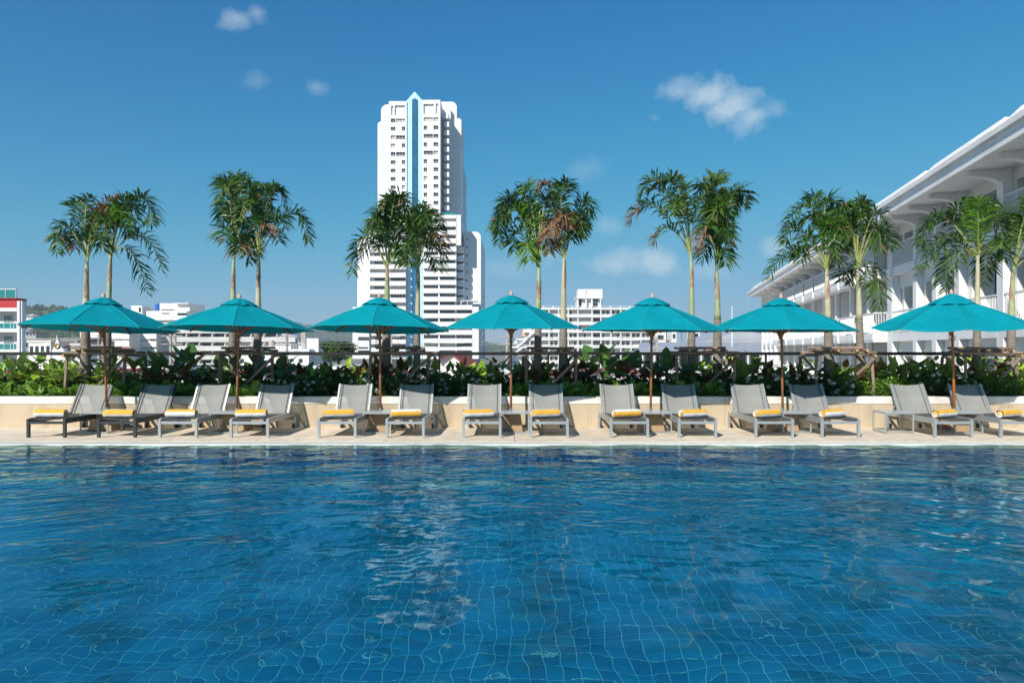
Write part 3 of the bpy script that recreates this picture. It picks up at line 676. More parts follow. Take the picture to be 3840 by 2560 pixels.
# ================================================================== LOG FRAMES round the palms
def log(name, a, b, r, parent):
    a = Vector(a); b = Vector(b); m1 = a.lerp(b, .35) + Vector((random.uniform(-.012, .012),) * 3); m2 = a.lerp(b, .7) + Vector((random.uniform(-.012, .012), 0, random.uniform(-.012, .012)))
    mb = MB(); mb.tube([a, m1, m2, b], [r * random.uniform(.9, 1.1) for _ in range(4)], 10, True, .06)
    mb.m = [1 if len(f) > 4 else 0 for f in mb.f]
    o = place(name, mesh(name, mb, [M['log'], M['logend']], False), parent); return o
frl = ['behind the first parasol at the left', 'behind the second parasol', 'in front of the white tower', 'in the middle of the planter', 'behind the fifth parasol', 'before the far end of the hotel', 'at the right end of the planter']
for i, cpx in enumerate([363, 927, 1504, 2070, 2647, 3173, 3720]):
    D = 14.98; cx = X(cpx, D); j = lambda q=.03: random.uniform(-q, q)
    r = empty('log_frame', (cx, D, .55), 'rough log frame bracing two palm trunks ' + frl[i], 'log frame', 'log frames bracing the palms')
    z = lambda q: q - .55
    w = .64 if i in (0, 2, 4, 5) else .57
    fl, fr_ = -w + j(), w - .03 + j()
    for x_, y_ in ((fl, 0), (fl - .05, .72), (fr_, 0), (fr_ + .06, .72)): log('post', (x_ + j(.04), y_, -.03), (x_, y_, z(1.49)), .034, r)
    for x_ in (fl + .02, fr_ + .02): log('cross_log', (x_ + j(), -.13, z(1.515)), (x_ + j(), .85, z(1.515)), .028, r)
    for y_ in (0, .72): log('long_beam', (-w - .08 + j(.05), y_, z(1.572) + j(.01)), (w + .09 + j(.05), y_, z(1.572) + j(.01)), .029, r)
    for x_ in (-.40, -.20, .18, .38): log('clamp_log', (x_ + j(), -.12 + j(.05), z(1.628)), (x_ + j(), .82, z(1.628)), .028, r)
    for y_ in (.0, .6): log('top_log', (-.52 + j(.07), y_ + .02, z(1.684)), (.45 + j(.08), y_ + .02, z(1.684)), .028, r)
    log('brace', (fr_ + .06, -.07, z(1.50)), (-.16 + j(.08), -.04, z(.72)), .031, r)
    log('brace', (fl - .04, .66, z(1.5)), (fl + .34, .60, z(1.05)), .027, r)

# ================================================================== PLANTING
def leaf_mesh(name, m, wd, curl=.25, fold=.12, tip=1.6, n=7):
    mb = MB(); vs = []
    for a in range(n + 1):
        f = a / n; hw = wd * (math.sin(math.pi * f ** .75) ** .8 if 0 < f < 1 else .015) * (1 - .25 * f); z = -curl * f ** tip
        for s in (-1, -.5, 0, .5, 1): vs.append((s * hw, f, z + abs(s) * fold * hw * 2 + .02 * math.sin(f * 13 + s * 3) * abs(s)))
    mb.add(vs, [(a * 5 + j, a * 5 + j + 1, (a + 1) * 5 + j + 1, (a + 1) * 5 + j) for a in range(n) for j in range(4)])
    return mesh(name, mb, m, True)
LM = {'A': [leaf_mesh('leaf', M['leafA'], w_, c_, f_) for w_, c_, f_ in ((.23, .25, .15), (.26, .4, .1), (.21, .1, .3))],
      'R': [leaf_mesh('leaf', M['leafR'], w_, c_, f_) for w_, c_, f_ in ((.22, .25, .15), (.25, .4, .1), (.2, .05, .3))],
      'B': [leaf_mesh('leaf', M['leafB'], w_, c_, f_) for w_, c_, f_ in ((.31, .3, .08), (.34, .55, .05), (.29, .15, .2))]}
def add_leaf(kind, p, d, size, parent):
    d = d.normalized(); up = Vector((0, 0, 1)); xax = d.cross(up)
    if xax.length < .05: xax = Vector((1, 0, 0))
    xax.normalize(); za = xax.cross(d).normalized()
    rl_ = random.gauss(0, .3); x2 = xax * math.cos(rl_) + za * math.sin(rl_); z2 = x2.cross(d).normalized()
    o = place('leaf', random.choice(LM[kind]), parent); mx_ = Matrix((x2, d, z2)).transposed().to_4x4()
    o.matrix_local = Matrix.Translation(p) @ mx_ @ Matrix.Diagonal((size, size, size, 1)); return o
def leafy(kind, x, y, hgt, n, size, label, name, group):
    r = empty(name, (x, y, .55), label, 'plant', group); st = MB(); ns = max(3, n // 5); tips = []
    for s in range(ns):
        an = random.uniform(0, 6.28); ln = random.uniform(.02, .2)
        tp_ = Vector((math.cos(an) * ln, math.sin(an) * ln * .7, hgt * random.uniform(.55, .88))); tips.append((Vector((math.cos(an) * .04, math.sin(an) * .04, 0)), tp_))
        st.tube([tips[-1][0], tips[-1][0].lerp(tp_, .5) + Vector((.01, 0, .02)), tp_], [.009, .008, .006], 5, False)
    for k in range(n):
        b0, t0 = tips[k % ns]; f = random.uniform(.25, 1) if kind != 'B' else random.uniform(.6, 1); p = b0.lerp(t0, f)
        an = random.uniform(0, 6.28) if random.random() < .35 else random.choice((-1.57, 1.57)) + random.gauss(0, .6); el = R(random.uniform(10, 72)) if f > .7 else R(random.uniform(-10, 55))
        d = Vector((math.cos(an) * math.cos(el), math.sin(an) * math.cos(el), math.sin(el)))
        q = p + d * size * (.25 if kind != 'B' else .5); st.tube([p, q], [.005, .004], 4, False)
        add_leaf(kind, q, d + Vector((0, 0, -.05)), size * random.uniform(.7, 1.15), r)
    obj('stem', st, M['stem'], r)
spots = []
for row, (yy, hh) in enumerate(((15.4, .70), (15.75, .86))):
    x = -12.9 + row * .15
    while x < 12.9:
        px = CX + x * F / yy
        kind = 'A' if random.random() < (.85 if px < 520 or px > 3300 else .4) else 'R'
        if 540 < px < 860 or 2215 < px < 2545 or 960 < px < 1060: kind = 'B' if random.random() < .75 else 'R'
        if row == 0 and kind == 'B' and random.random() < .3: kind = 'R'
        spots.append((x + random.uniform(-.06, .06), yy + random.uniform(-.12, .12), kind, row, hh)); x += .345 if kind != 'B' else .46
spots.sort(); cntk = {'A': 0, 'R': 0, 'B': 0}
DESC = {'A': ('leafy_plant', 'plant with glossy light green leaves, %s of its kind from the left', 'light green leafy plants in the planter'),
        'R': ('red_backed_plant', 'plant with red-backed green leaves, %s of its kind from the left', 'red-backed leafy plants in the planter'),
        'B': ('giant_leaf_plant', 'plant with huge rounded green leaves, %s of its kind from the left', 'giant-leaved plants in the planter')}
for (x, yy, k, row, hh) in spots:
    nm, lb, gp = DESC[k]; h_ = hh * random.uniform(.85, 1.12) * (1.0 if k != 'B' else .98)
    px = CX + x * F / yy
    if k == 'B' and 2215 < px < 2545: h_ *= 1.12
    leafy(k, x, yy, h_, {'A': 23, 'R': 21, 'B': 13}[k], {'A': .37, 'R': .35, 'B': .47}[k], lb % ordw(cntk[k]), nm, gp); cntk[k] += 1
# low front row: ferns and flowering shrubs
def foliage(n, rx, rz, ln, wd, fern=False):
    mb = MB()
    if fern:
        for k in range(n):
            an = random.uniform(0, 6.28); el = R(random.uniform(25, 80)); d = Vector((math.cos(an) * math.cos(el), math.sin(an) * math.cos(el), math.sin(el)))
            L = rz * random.uniform(.7, 1.15); b = Vector((random.gauss(0, .09), random.gauss(0, .06), 0)); sd_ = d.cross(Vector((0, 0, 1))).normalized()
            for q in range(9):
                f = .35 + .65 * q / 8; p = b + d * L * f + Vector((0, 0, -.18 * L * f * f))
                for s in (-1, 1):
                    dr = (d * .6 + sd_ * s).normalized(); l2 = ln * (1.15 - .6 * abs(f - .6)); nn_ = d.cross(sd_) * wd
                    w_ = d * wd; mb.add([p - w_, p + w_, p + dr * l2 * .6 + w_ * 1.2 + Vector((0, 0, .01)), p + dr * l2 + Vector((0, 0, -.02))], [(0, 1, 2, 3)])
    else:
        for k in range(n):
            v = Vector((random.gauss(0, 1), random.gauss(0, 1), random.gauss(0, 1))).normalized() * random.random() ** .45
            p = Vector((v.x * rx, v.y * rx * .7, rz * (.5 + .5 * v.z))); an = random.uniform(0, 6.28); el = R(random.uniform(-20, 70))
            d = Vector((math.cos(an) * math.cos(el), math.sin(an) * math.cos(el), math.sin(el))); sd_ = d.cross(Vector((0, 0, 1))).normalized() * wd
            l2 = ln * random.uniform(.7, 1.2); mb.add([p, p + d * l2 * .5 + sd_, p + d * l2 + Vector((0, 0, -.01)), p + d * l2 * .5 - sd_], [(0, 1, 2, 3)])
    return mb
FERN = [mesh('foliage', foliage(34, .3, .42, .085, .011, True), M['leafS']) for _ in range(3)]
SHRB = [mesh('foliage', foliage(620, .30, .52, .075, .018), M['leafD']) for _ in range(3)]
SHRL = [mesh('foliage', foliage(620, .30, .46, .08, .019), M['leafS']) for _ in range(2)]
def flower_mesh():
    mb = MB()
    for k in range(34):
        v = Vector((random.gauss(0, 1), random.gauss(0, 1), abs(random.gauss(0, .7)))).normalized(); p = Vector((v.x * .045, v.y * .045, v.z * .032)); s = .011
        a = v.cross(Vector((0, 0, 1))); a = (a if a.length > .1 else Vector((1, 0, 0))).normalized() * s; b = v.cross(a).normalized() * s
        mb.add([p - a, p - b, p + a, p + b], [(0, 1, 2, 3)])
    return mesh('flower_head', mb, M['flower'])
FLW = [flower_mesh() for _ in range(3)]
nf = {'f': 0, 's': 0, 'l': 0}; x = -12.9
while x < 12.9:
    yy = 14.98 + random.uniform(-.08, .08); px = CX + x * F / yy
    if px < 530 or 560 < px < 1040 or 1890 < px < 2730: k = 'f'
    elif 3200 < px < 3420 or px > 3660: k = 'l'
    else: k = 's'
    nm, lb, gp = {'f': ('fern_clump', 'low green fern clump, %s from the left along planter front', 'low fern clumps along the planter front'),
                  's': ('flowering_shrub', 'dark shrub with white flowers, %s from the left along planter front', 'white-flowered shrubs along the planter front'),
                  'l': ('small_leaf_shrub', 'bright green small-leaved shrub near the hotel, %s from the left', 'bright small-leaved shrubs at the right of the planter')}[k]
    r = empty(nm, (x, yy, .55), lb % ordw(nf[k]), 'fern' if k == 'f' else 'shrub', gp); nf[k] += 1
    s = random.uniform(.85, 1.15)
    place('foliage', random.choice({'f': FERN, 's': SHRB, 'l': SHRL}[k]), r, (0, 0, 0), (0, 0, random.uniform(0, 6.28)), (s, s, s))
    if k == 's' or (k == 'l' and px < 3420):
        for q in range(random.randint(4, 8) if k == 's' else 1):
            an = random.uniform(-2.9, -.2); rr = random.uniform(.1, .3); zz = random.uniform(.12, .6) * s
            place('flower_head', random.choice(FLW), r, (math.cos(an) * rr, math.sin(an) * rr * .8, zz), (R(random.uniform(20, 75)), 0, random.uniform(-.8, .8)))
    x += .36
# darker leafy shrubs filling the middle of the bed
MID = [mesh('foliage', foliage(800, .36, .5, .12, .03), M['leafD']) for _ in range(3)]
x = -12.8; k = 0
while x < 12.9:
    r = empty('dark_shrub', (x + random.uniform(-.1, .1), 15.5 + random.uniform(-.06, .06), .55), 'dark green shrub half hidden among the palms, %s from the left' % ordw(k), 'shrub', 'dark shrubs in the middle of the planter'); k += 1
    s = random.uniform(.8, 1.1); place('foliage', random.choice(MID), r, (0, 0, 0), (0, 0, random.uniform(0, 6.28)), (s, s, s)); x += .5

# ================================================================== BACKGROUND BUILDINGS
def pb(mb, x0, x1, y0, y1, D, dep): return mb.box(X(x0, D), X(x1, D), D, D + dep, Z(y1, D), Z(y0, D))
def ppoly(pts, D): return [(X(x, D), Z(y, D)) for x, y in pts]
def arc(cx, cy, r, a0, a1, n=7): return [(cx + r * math.cos(R(a0 + (a1 - a0) * k / n)), cy - r * math.sin(R(a0 + (a1 - a0) * k / n))) for k in range(n + 1)]
def win(parent, x0, x1, y0, y1, D, set_=.55, mull=2, m='glass', rail=False, sill=True):
    a, b, c, d = X(x0, D), X(x1, D), Z(y1, D), Z(y0, D); t = max(.05, (b - a) * .02)
    o = obj('window', MB().box(a, b, D + set_, D + set_ + .06, c, d), M['curtain' if random.random() < .3 else m], parent, False, True)
    f = MB(); f.box(a, b, D + set_ - .05, D + set_ - .004, d - t, d); f.box(a, b, D + set_ - .05, D + set_ - .004, c, c + t)
    for k in range(mull + 1):
        xx = a + (b - a) * k / mull; xx = min(max(xx, a + t / 2), b - t / 2); f.box(xx - t / 2, xx + t / 2, D + set_ - .055, D + set_ - .006, c + t + .002, d - t - .002)
    if rail: f.box(a, b, D - .03, D + .02, c + (d - c) * .3, c + (d - c) * .3 + t * 1.2)
    f = obj('frame', f, M['frame'], o); f.location = (0, 0, 0)
    return o
# ---------------- tower
D0 = 245.0
tw = empty('tower_block', (X(1560, D0), D0, -6), 'tall white apartment tower with pale blue pointed spine and blue glass strip', 'tower')
T = lambda n, mb, m='white', s=False: obj(n, mb, M[m], tw, s, True)
def holes(lst, D): return [(X(a, D), X(b, D), Z(d, D), Z(c, D)) for a, b, c, d in lst]
HL, HR = [], []
for k in range(12):
    y = 445 + 31.35 * k
    if k in (0, 2, 4): HL += [(1465, 1482.5, y, y + 14.5), (1485, 1519.4, y, y + 14.5)]; HR += [(1588.6, 1623.5, y - 5, y + 9.5), (1625.5, 1643.7, y - 5, y + 9.5)]
    else: HL += [(1465, 1483, y, y + 14), (1506.6, 1519.4, y - 1, y + 14)]; HR += [(1588.6, 1601.4, y - 4.5, y + 11), (1625.5, 1643.7, y - 5, y + 9.5)]
f = MB(); f.facade(X(1458, D0), X(1525, D0), Z(830, D0), Z(380, D0), D0, D0 + .7, holes(HL + [(1466, 1475, 397, 433), (1480, 1519, 395, 433)], D0)); T('front_wall', f)
f = MB(); f.facade(X(1584, D0), X(1651, D0), Z(830, D0), Z(375, D0), D0, D0 + .7, holes(HR + [(1588, 1627, 390, 428), (1634, 1643, 389, 428)], D0)); T('front_wall', f)
for q in HL + HR: win(tw, *q, D0, .5, 3 if q[1] - q[0] > 25 else 2, rail=True)
T('core', MB().box(X(1458, D0), X(1525, D0), D0 + .72, D0 + 12, Z(1345, D0), Z(380.5, D0)).box(X(1584, D0), X(1651, D0), D0 + .72, D0 + 9, Z(1345, D0), Z(375.5, D0)))
T('rounded_wing', MB().prism(ppoly([(1416, 830), (1458, 830), (1458, 392)] + arc(1453, 416, 24, 90, 180) + [(1429, 456)] + arc(1428, 468, 12, 90, 180), D0), D0 + .01, D0 + 12))
T('spine', MB().prism(ppoly([(1525.2, 1345), (1583.8, 1345), (1583.8, 377), (1555, 344), (1525.2, 377)], D0 + .5), D0 + .5, D0 + 4), 'bluep')
gl_ = T('glass_strip', MB().prism(ppoly([(1545, 1330), (1566, 1330), (1566, 380)] + arc(1555.5, 380, 10.5, 0, 180, 10), D0 + .3), D0 + .25, D0 + .55), 'glassb')
f = MB()
for k in range(84): pb(f, 1545, 1566, 380 + 11.3 * k, 381 + 11.3 * k, D0 + .2, .06)
for x_ in (1545.2, 1549, 1555.2, 1561.5, 1565): pb(f, x_, x_ + .8, 373, 1330, D0 + .18, .06)
f = obj('mullions', f, M['black'], gl_); f.location = (0, 0, 0)
# balcony column on the right of the shaft
T('side_wall', MB().box(X(1651, D0 + 9), X(1690, D0 + 9), D0 + 9, D0 + 11, Z(1345, D0 + 9), Z(408, D0 + 9)), 'white')
T('turret_head', pb(MB(), 1662, 1681, 425, 444, D0 + 3, 6))
for k in range(12):
    T('balcony', pb(pb(MB(), 1666.5, 1684, 457 + 31.35 * k, 475 + 31.35 * k, D0 + 3.5, 5.4), 1662, 1666.3, 444, 820, D0 + 8, .9) if k == 0 else pb(MB(), 1666.5, 1684, 457 + 31.35 * k, 475 + 31.35 * k, D0 + 3.5, 5.4))
    o = T('window', pb(MB(), 1668, 1683, 445 + 31.35 * k, 457 + 31.35 * k, D0 + 8.85, .1), 'glass')
DR = D0 + 11.05
T('rear_wing', MB().prism(ppoly([(1655, 1345), (1730, 1345), (1730, 454)] + arc(1720, 454, 10, 0, 90) + [(1713, 444)] + arc(1693, 402, 20, 0, 90) + [(1655, 382)], DR), DR, DR + 12))
T('back_wing', pb(MB(), 1700, 1741, 640, 1345, D0 + 24, 14))
for k in range(6):
    y = 660 + 31.3 * k; xs_ = X(1741, D0 + 24)
    T('window', MB().box(xs_ - .02, xs_ + .04, D0 + 28, D0 + 33, Z(y + 12, D0 + 28), Z(y, D0 + 28)), 'glass')
# lower block
D1 = 242.0; DB = D1 + 2.4
T('lower_wall', MB().prism(ppoly([(1340, 1345), (1387, 1345), (1387, 887)] + arc(1356, 903, 16, 90, 180), D1 + .6), D1 + .6, D1 + 30))
T('lower_core', pb(pb(MB(), 1385, 1523.5, 814, 1345, DB, .6), 1585, 1712, 806, 1345, DB, .6))
T('lower_mass', MB().box(X(1384, DB), X(1711, DB), DB + 8, DB + 30, -6, Z(806, DB)))
T('terrace_parapet', pb(pb(MB(), 1385, 1521, 814, 832, D1, 2.3), 1584.5, 1711, 806, 818, D1, 2.3))
f = MB(); pb(f, 1386, 1520, 806, 813.6, D1 + .1, .1); pb(f, 1660, 1710, 797, 805.6, D1 + .1, .1); T('terrace_glass', f, 'glassg')
for k in range(16):
    y = 831 + 31.25 * k; wide = k >= 10
    T('balcony', pb(MB(), 1387 if k > 2 else 1400, 1521, y + 4, y + 21, D1 + random.uniform(-.02, .02), 2.38)); T('balcony', pb(MB(), 1584.5, 1771 if wide else 1711, y, y + 17.5, D1, 2.38))
    for (a, b) in [(1405, 1446), (1466, 1520)]:
        o = T('window', pb(MB(), a, b, y + 21.3, y + 34.8, DB - .12, .1), 'curtain' if random.random() < .22 else 'glass'); f = MB()
        for q in range(1, 5): xx = a + (b - a) * q / 5; pb(f, xx - .5, xx + .5, y + 21.3, y + 34.8, DB - .16, .03)
        if random.random() < .6: obj('frame', f, M['frame'], o).location = (0, 0, 0)
    for (a, b) in [(1588.6, 1642), (1650, 1705)] + ([(1713, 1768)] if wide else []):
        o = T('window', pb(MB(), a, b, y + 17.8, y + 31, DB - .12, .1), 'curtain' if random.random() < .22 else 'glass'); f = MB()
        for q in range(1, 6): xx = a + (b - a) * q / 6; pb(f, xx - .5, xx + .5, y + 17.8, y + 31, DB - .16, .03)
        if random.random() < .5: obj('frame', f, M['frame'], o).location = (0, 0, 0)
    T('divider', pb(MB(), 1643.5, 1648.5, y + 17.8, y + 31, D1 + .3, 2.0))
    if 3 <= k < 10:
        T('balcony', pb(MB(), 1714, 1738, y + 2, y + 24, D1 + 4, 4)); T('window', pb(MB(), 1716, 1737, y - 7, y + 1.6, D1 + 7, .2), 'glass')
T('upper_box', pb(MB(), 1711.5, 1728, 806, 919, D1 + .2, 44)); xs_ = X(1728, D1 + .2)
for (yy, ya, yb) in ((818, 6, 12), (828, 20, 26), (855, 8, 24), (887, 6, 12)):
    T('window', MB().box(xs_ - .02, xs_ + .05, D1 + ya, D1 + yb, Z(yy + 15, D1 + ya), Z(yy, D1 + ya)), 'glass')
T('right_core', pb(MB(), 1711, 1745, 919, 1345, D1 + 8.1, 20)); T('right_core', pb(MB(), 1711.8, 1771.5, 1150, 1345, DB, 12))
DS = D1 + 9
hs_ = [(1748, 1754, 892 + 31.25 * k, 898.5 + 31.25 * k) for k in range(8)]
T('right_slab', MB().facade(X(1738, DS), X(1783, DS), Z(1345, DS), Z(869, DS), DS, DS + .6, holes(hs_, DS)).prism(ppoly([(1783, 1345), (1803, 1345), (1803, 889)] + arc(1783, 889, 20, 0, 90), DS), DS, DS + 38).box(X(1739, DS), X(1782.9, DS), DS + .61, DS + 38, -6, Z(870, DS)))
for q in hs_: T('window', pb(MB(), *q, DS + .4, .1), 'glass')
xs_ = X(1803, DS)
for k in range(13):
    y = 900 + 31.2 * k; T('window', MB().box(xs_ - .02, xs_ + .05, DS + 12, DS + 21, Z(y + 14, DS + 12), Z(y, DS + 12)), 'glass')
T('base_block', pb(MB(), 1322, 1384, 1151, 1345, D1 - 1, 10)); T('base_block', pb(MB(), 1771.5, 1795, 1150, 1345, D1 + .1, 14))
f = T('canopy_frame', pb(pb(pb(MB(), 1728, 1790, 1126, 1128.5, D1 + 2, 6), 1728, 1730, 1128, 1150, D1 + 2, .3), 1752, 1753.5, 1128, 1150, D1 + 2, .3))
for (a, b, c, d) in ((1343, 1383.5, 1263, 1276), (1343, 1380, 1301, 1307), (1343, 1384, 1313, 1328)): T('window', pb(MB(), a, b, c, d, D1 - 1.06, .05), 'glass')
for (a, b) in ((1647, 1708), (1712, 1768)): T('shop_opening', pb(MB(), a, b, 1313, 1345, D1 - .12, .1), 'glass')

# ---------------- corridor apartment block
DC = 270.0
cbk = empty('corridor_block', (X(2200, DC), DC, -6), 'white apartment block with open access corridors and brown doors behind the middle parasol', 'building')
C_ = lambda n, mb, m='white': obj(n, mb, M[m], cbk, False, True)
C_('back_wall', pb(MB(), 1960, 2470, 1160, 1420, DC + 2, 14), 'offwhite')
cols_ = [1985, 2021, 2057, 2093, 2129, 2165, 2218, 2251, 2289, 2326, 2364, 2402, 2440, 2468]
lefts = [1985, 1985, 1985, 1965, 1935, 1920, 1905, 1900]
for k in range(8):
    y = 1154 + 28.8 * k
    C_('floor_slab', pb(MB(), lefts[k], 2470, y, y + 6.5, DC, 2), 'white')
    C_('rail', pb(pb(MB(), lefts[k], 2470, y + 23, y + 24.2, DC + .05, .08), lefts[k], 2470, y + 26, y + 28.5, DC + .05, .1), 'white')
    for c in cols_: C_('column', pb(MB(), c, c + 4, y + 6.6, y + 28.7, DC + .2, .35))
    for c in cols_[:-1]:
        for dx_ in (8, 24):
            if random.random() < .62: C_('door', pb(MB(), c + dx_, c + dx_ + 7, y + 11, y + 28.6, DC + 1.92, .06), random.choice(['door', 'door', 'glass']))
    C_('lift_glass', pb(MB(), 2227, 2250, y + 10, y + 28.6, DC + 1.93, .05), 'glass')
for k in range(3, 8):
    y = 1154 + 28.8 * k; xa = lefts[k]
    C_('stair', MB().beam(P(xa + 8, y + 28, DC - .5), P(xa + 40, y + 2, DC - .5), 1.2, .8)); C_('stair_wall', pb(MB(), xa - 8, xa + 6, y + 8, y + 20, DC + 1, 6), 'peach' if k in (3, 5) else 'white')
for c in range(2000, 2470, 36): C_('roof_post', pb(MB(), c, c + 4, 1147, 1153.8, DC + .1, .4))
C_('roof_rail', pb(MB(), 1990, 2470, 1147.5, 1148.6, DC + .15, .1))
C_('penthouse', pb(pb(pb(MB(), 2168, 2259, 1084, 1112, DC + 3, 8), 2162, 2260, 1112, 1119, DC + .5, 11), 2164, 2252, 1119, 1153.6, DC + 2.5, 8))
for c in (2164, 2195, 2217, 2250): C_('column', pb(MB(), c, c + 5, 1119.2, 1153.5, DC + .7, .5))
for q in ((2171, 2181, 1122, 1150), (2225, 2242, 1121, 1131), (2225, 2242, 1135, 1150)): C_('window', pb(MB(), *q, DC + 2.4, .08), 'glass')
C_('side_glass', MB().box(X(2259, DC + 3) - 1.0, X(2259, DC + 3) + .03, DC + 4, DC + 10, Z(1152, DC), Z(1122, DC)), 'glass')
f = MB()
for k in range(16): f.box(X(2196, DC), X(2204, DC), DC + 2.7, DC + 2.8, Z(1085 + 1.8 * k, DC), Z(1085.4 + 1.8 * k, DC))
f.box(X(2196, DC), X(2196.7, DC), DC + 2.7, DC + 2.8, Z(1114, DC), Z(1082, DC)); f.box(X(2203.4, DC), X(2204, DC), DC + 2.7, DC + 2.8, Z(1114, DC), Z(1082, DC)); C_('ladder', f, 'frame')

# ---------------- white complex on the left
DL = 232.0
cx_ = empty('office_complex', (X(760, DL), DL, -6), 'long white complex with horizontal window bands behind the second parasol', 'building')
O_ = lambda n, mb, m='offwhite': obj(n, mb, M[m], cx_, False, True)
O_('main_wall', pb(MB(), 584, 1050, 1200, 1440, DL + 3, 25))
for k in range(7):
    y = 1230 + 33 * k
    O_('parapet_band', pb(MB(), 584, 1047 + (60 if k == 1 else 0), y, y + 19, DL, 3))
    x_ = 655
    while x_ < 1030:
        O_('window', pb(MB(), x_, x_ + 40, y + 19.4, y + 32.6, DL + 2.6, .3), 'glass')
        O_('fin', MB().prism(ppoly([(x_ + 40, y + 32.8), (x_ + 44, y + 32.8), (x_ + 48, y + 19.2), (x_ + 44.5, y + 19.2)], DL + .5), DL + .3, DL + 2.5)); x_ += 48.5
O_('wing', pb(MB(), 300, 484, 1245, 1440, DL - 12, 20)); O_('wing', pb(MB(), 484, 583, 1240, 1440, DL - 4, 12))
for k in range(6):
    y = 1248 + 30 * k; O_('wing_band', pb(MB(), 300, 484.5, y, y + 23, DL - 12.6, .55), 'white2'); O_('wing_band', pb(MB(), 483, 586, y, y + 23, DL - 4.5, .45), 'white2')
    O_('window', pb(MB(), 515, 524, y + 8, y + 14, DL - 4.6, .06), 'glass'); O_('window', pb(MB(), 563, 582, y + 23.5, y + 29.5, DL - 4.2, .15), 'glass')
O_('roof_room', pb(pb(pb(MB(), 548, 700, 1166, 1200, DL + 6, 14), 599, 711, 1137, 1166, DL + 7, 12), 492, 532, 1146, 1240, DL + 5, 8), 'white2')
O_('roof_ledge', pb(pb(MB(), 545, 715, 1186, 1200, DL + 2, 3.9), 655, 707, 1136, 1139, DL + 5.5, 1.4), 'white')
for q in ((606, 635, 1173, 1177), (665, 701, 1173, 1183), (604, 654, 1160, 1164), (520, 528, 1153, 1170)): O_('window', pb(MB(), *q, DL + 4.9 if q[0] < 530 else DL + 5.9, .08), 'glass')
O_('dark_storey', pb(MB(), 590, 700, 1200.5, 1211, DL + 4, 6), 'grey')
O_('sloped_roof', MB().prism(ppoly([(1045, 1290), (1125, 1290), (1112, 1258), (1060, 1250), (1045, 1250)], DL + 1), DL + 1, DL + 15), 'sheet')
f = MB().lathe([(.95, 0), (1, .1), (1, 2.2), (.9, 2.4)], P(592, 1165, DL + 8), 14); O_('drum', f, 'blued')
# plant roof with tanks and fans
DP = 120.0
pr = empty('plant_building', (X(1000, DP), DP, -6), 'low white building with roof railings, tank and fan units right of the second parasol', 'building')
A_ = lambda n, mb, m='white': obj(n, mb, M[m], pr, False, True)
A_('block', pb(MB(), 850, 1158, 1318, 1440, DP, 18)); A_('ledge', pb(MB(), 845, 1160, 1308, 1318, DP - .6, 19))
A_('stair_box', pb(MB(), 1150, 1194, 1268, 1440, DP + 2, 10), 'white2')
A_('tank', MB().lathe([(.45, 0), (.47, .05), (.47, 1.35), (.42, 1.48), (.1, 1.52)], P(1018, 1307.5, DP + 2), 16), 'tank')
for k, x_ in enumerate((944, 958, 1036, 1050, 1064, 1078, 1120)):
    u = A_('fan_unit', pb(MB(), x_, x_ + 11, 1287, 1307.6, DP + 2, .5), 'white2'); c = P(x_ + 5.5, 1293, DP + 1.97)
    obj('fan', MB().add([(c.x + .17 * math.cos(q * .628), c.y, c.z + .17 * math.sin(q * .628)) for q in range(10)], [tuple(range(9, -1, -1))]), M['glass'], u).location = (0, 0, 0)
f = MB(); 
for x_ in range(850, 1160, 10): pb(f, x_, x_ + .9, 1289, 1308, DP - .4, .05)
pb(f, 850, 1160, 1289, 1290, DP - .45, .05); pb(f, 850, 1160, 1298, 1299, DP - .45, .05); A_('roof_railing', f, 'frame')
for x_ in (900, 950, 1010, 1070, 1120): A_('window', pb(MB(), x_, x_ + 14, 1345, 1360, DP - .05, .04), 'glass')
A_('chimney', pb(MB(), 1128, 1145, 1243, 1308, DP + 8, 1), 'concrete')
# ---------------- red and white hotel at the far left
DH = 104.0
rh = empty('red_hotel', (X(20, DH), DH, -6), 'white balcony hotel with red band and green glass roof parapet at the left edge', 'building')
H_ = lambda n, mb, m='white': obj(n, mb, M[m], rh, False, True)
H_('back_wall', pb(MB(), -260, 66, 1150, 1500, DH + 1.8, .5), 'shadewall'); H_('rear_mass', MB().box(X(-260, DH), X(40, DH + 14), DH + 2.31, DH + 14, -6, Z(1150, DH + 2)), 'shadewall')
H_('corner_pier', pb(MB(), 64, 73, 1128, 1520, DH - .2, 1.0).box(X(73, DH - .2) - .02, X(73, DH - .2) + .25, DH, DH + .78, -6, Z(1128.4, DH))); H_('red_band', pb(MB(), -260, 64, 1120, 1154, DH, 2), 'red'); H_('red_cap', pb(MB(), -260, 61, 1117, 1120, DH - .3, 2.4), 'red')
for k in range(4):
    y = 1154 + 78 * k
    H_('floor_slab', pb(MB(), -260, 64, y, y + 13, DH, 2))
    for x_ in (-60, 14):
        o = H_('window', pb(MB(), x_, x_ + 31, y + 29, y + 77, DH + 1.7, .09), 'glassg'); pf = MB()
        for q in (0, 8, 15, 22, 30): pb(pf, x_ + q, x_ + q + 1.4, y + 28, y + 77, DH + 1.62, .06)
        obj('frame', pf, M['frame'], o).location = (0, 0, 0)
    H_('balcony_glass', pb(MB(), -200, 62, y + 58, y + 77.4, DH + .15, .05), 'glassg')
    f = MB(); pb(f, -200, 63, y + 55, y + 57.5, DH + .1, .12)
    for x_ in (-60, -35, -12, 14, 38, 50, 61): pb(f, x_, x_ + 1.6, y + 57.6, y + 77.6, DH + .08, .14)
    H_('balcony_rail', f, 'frame'); H_('chair', pb(MB(), 17, 34, y + 62, y + 77, DH + .6, .5), 'red')
H_('roof_glass', pb(MB(), -260, 60, 1086, 1116.6, DH + .3, .06), 'glassg')
f = MB()
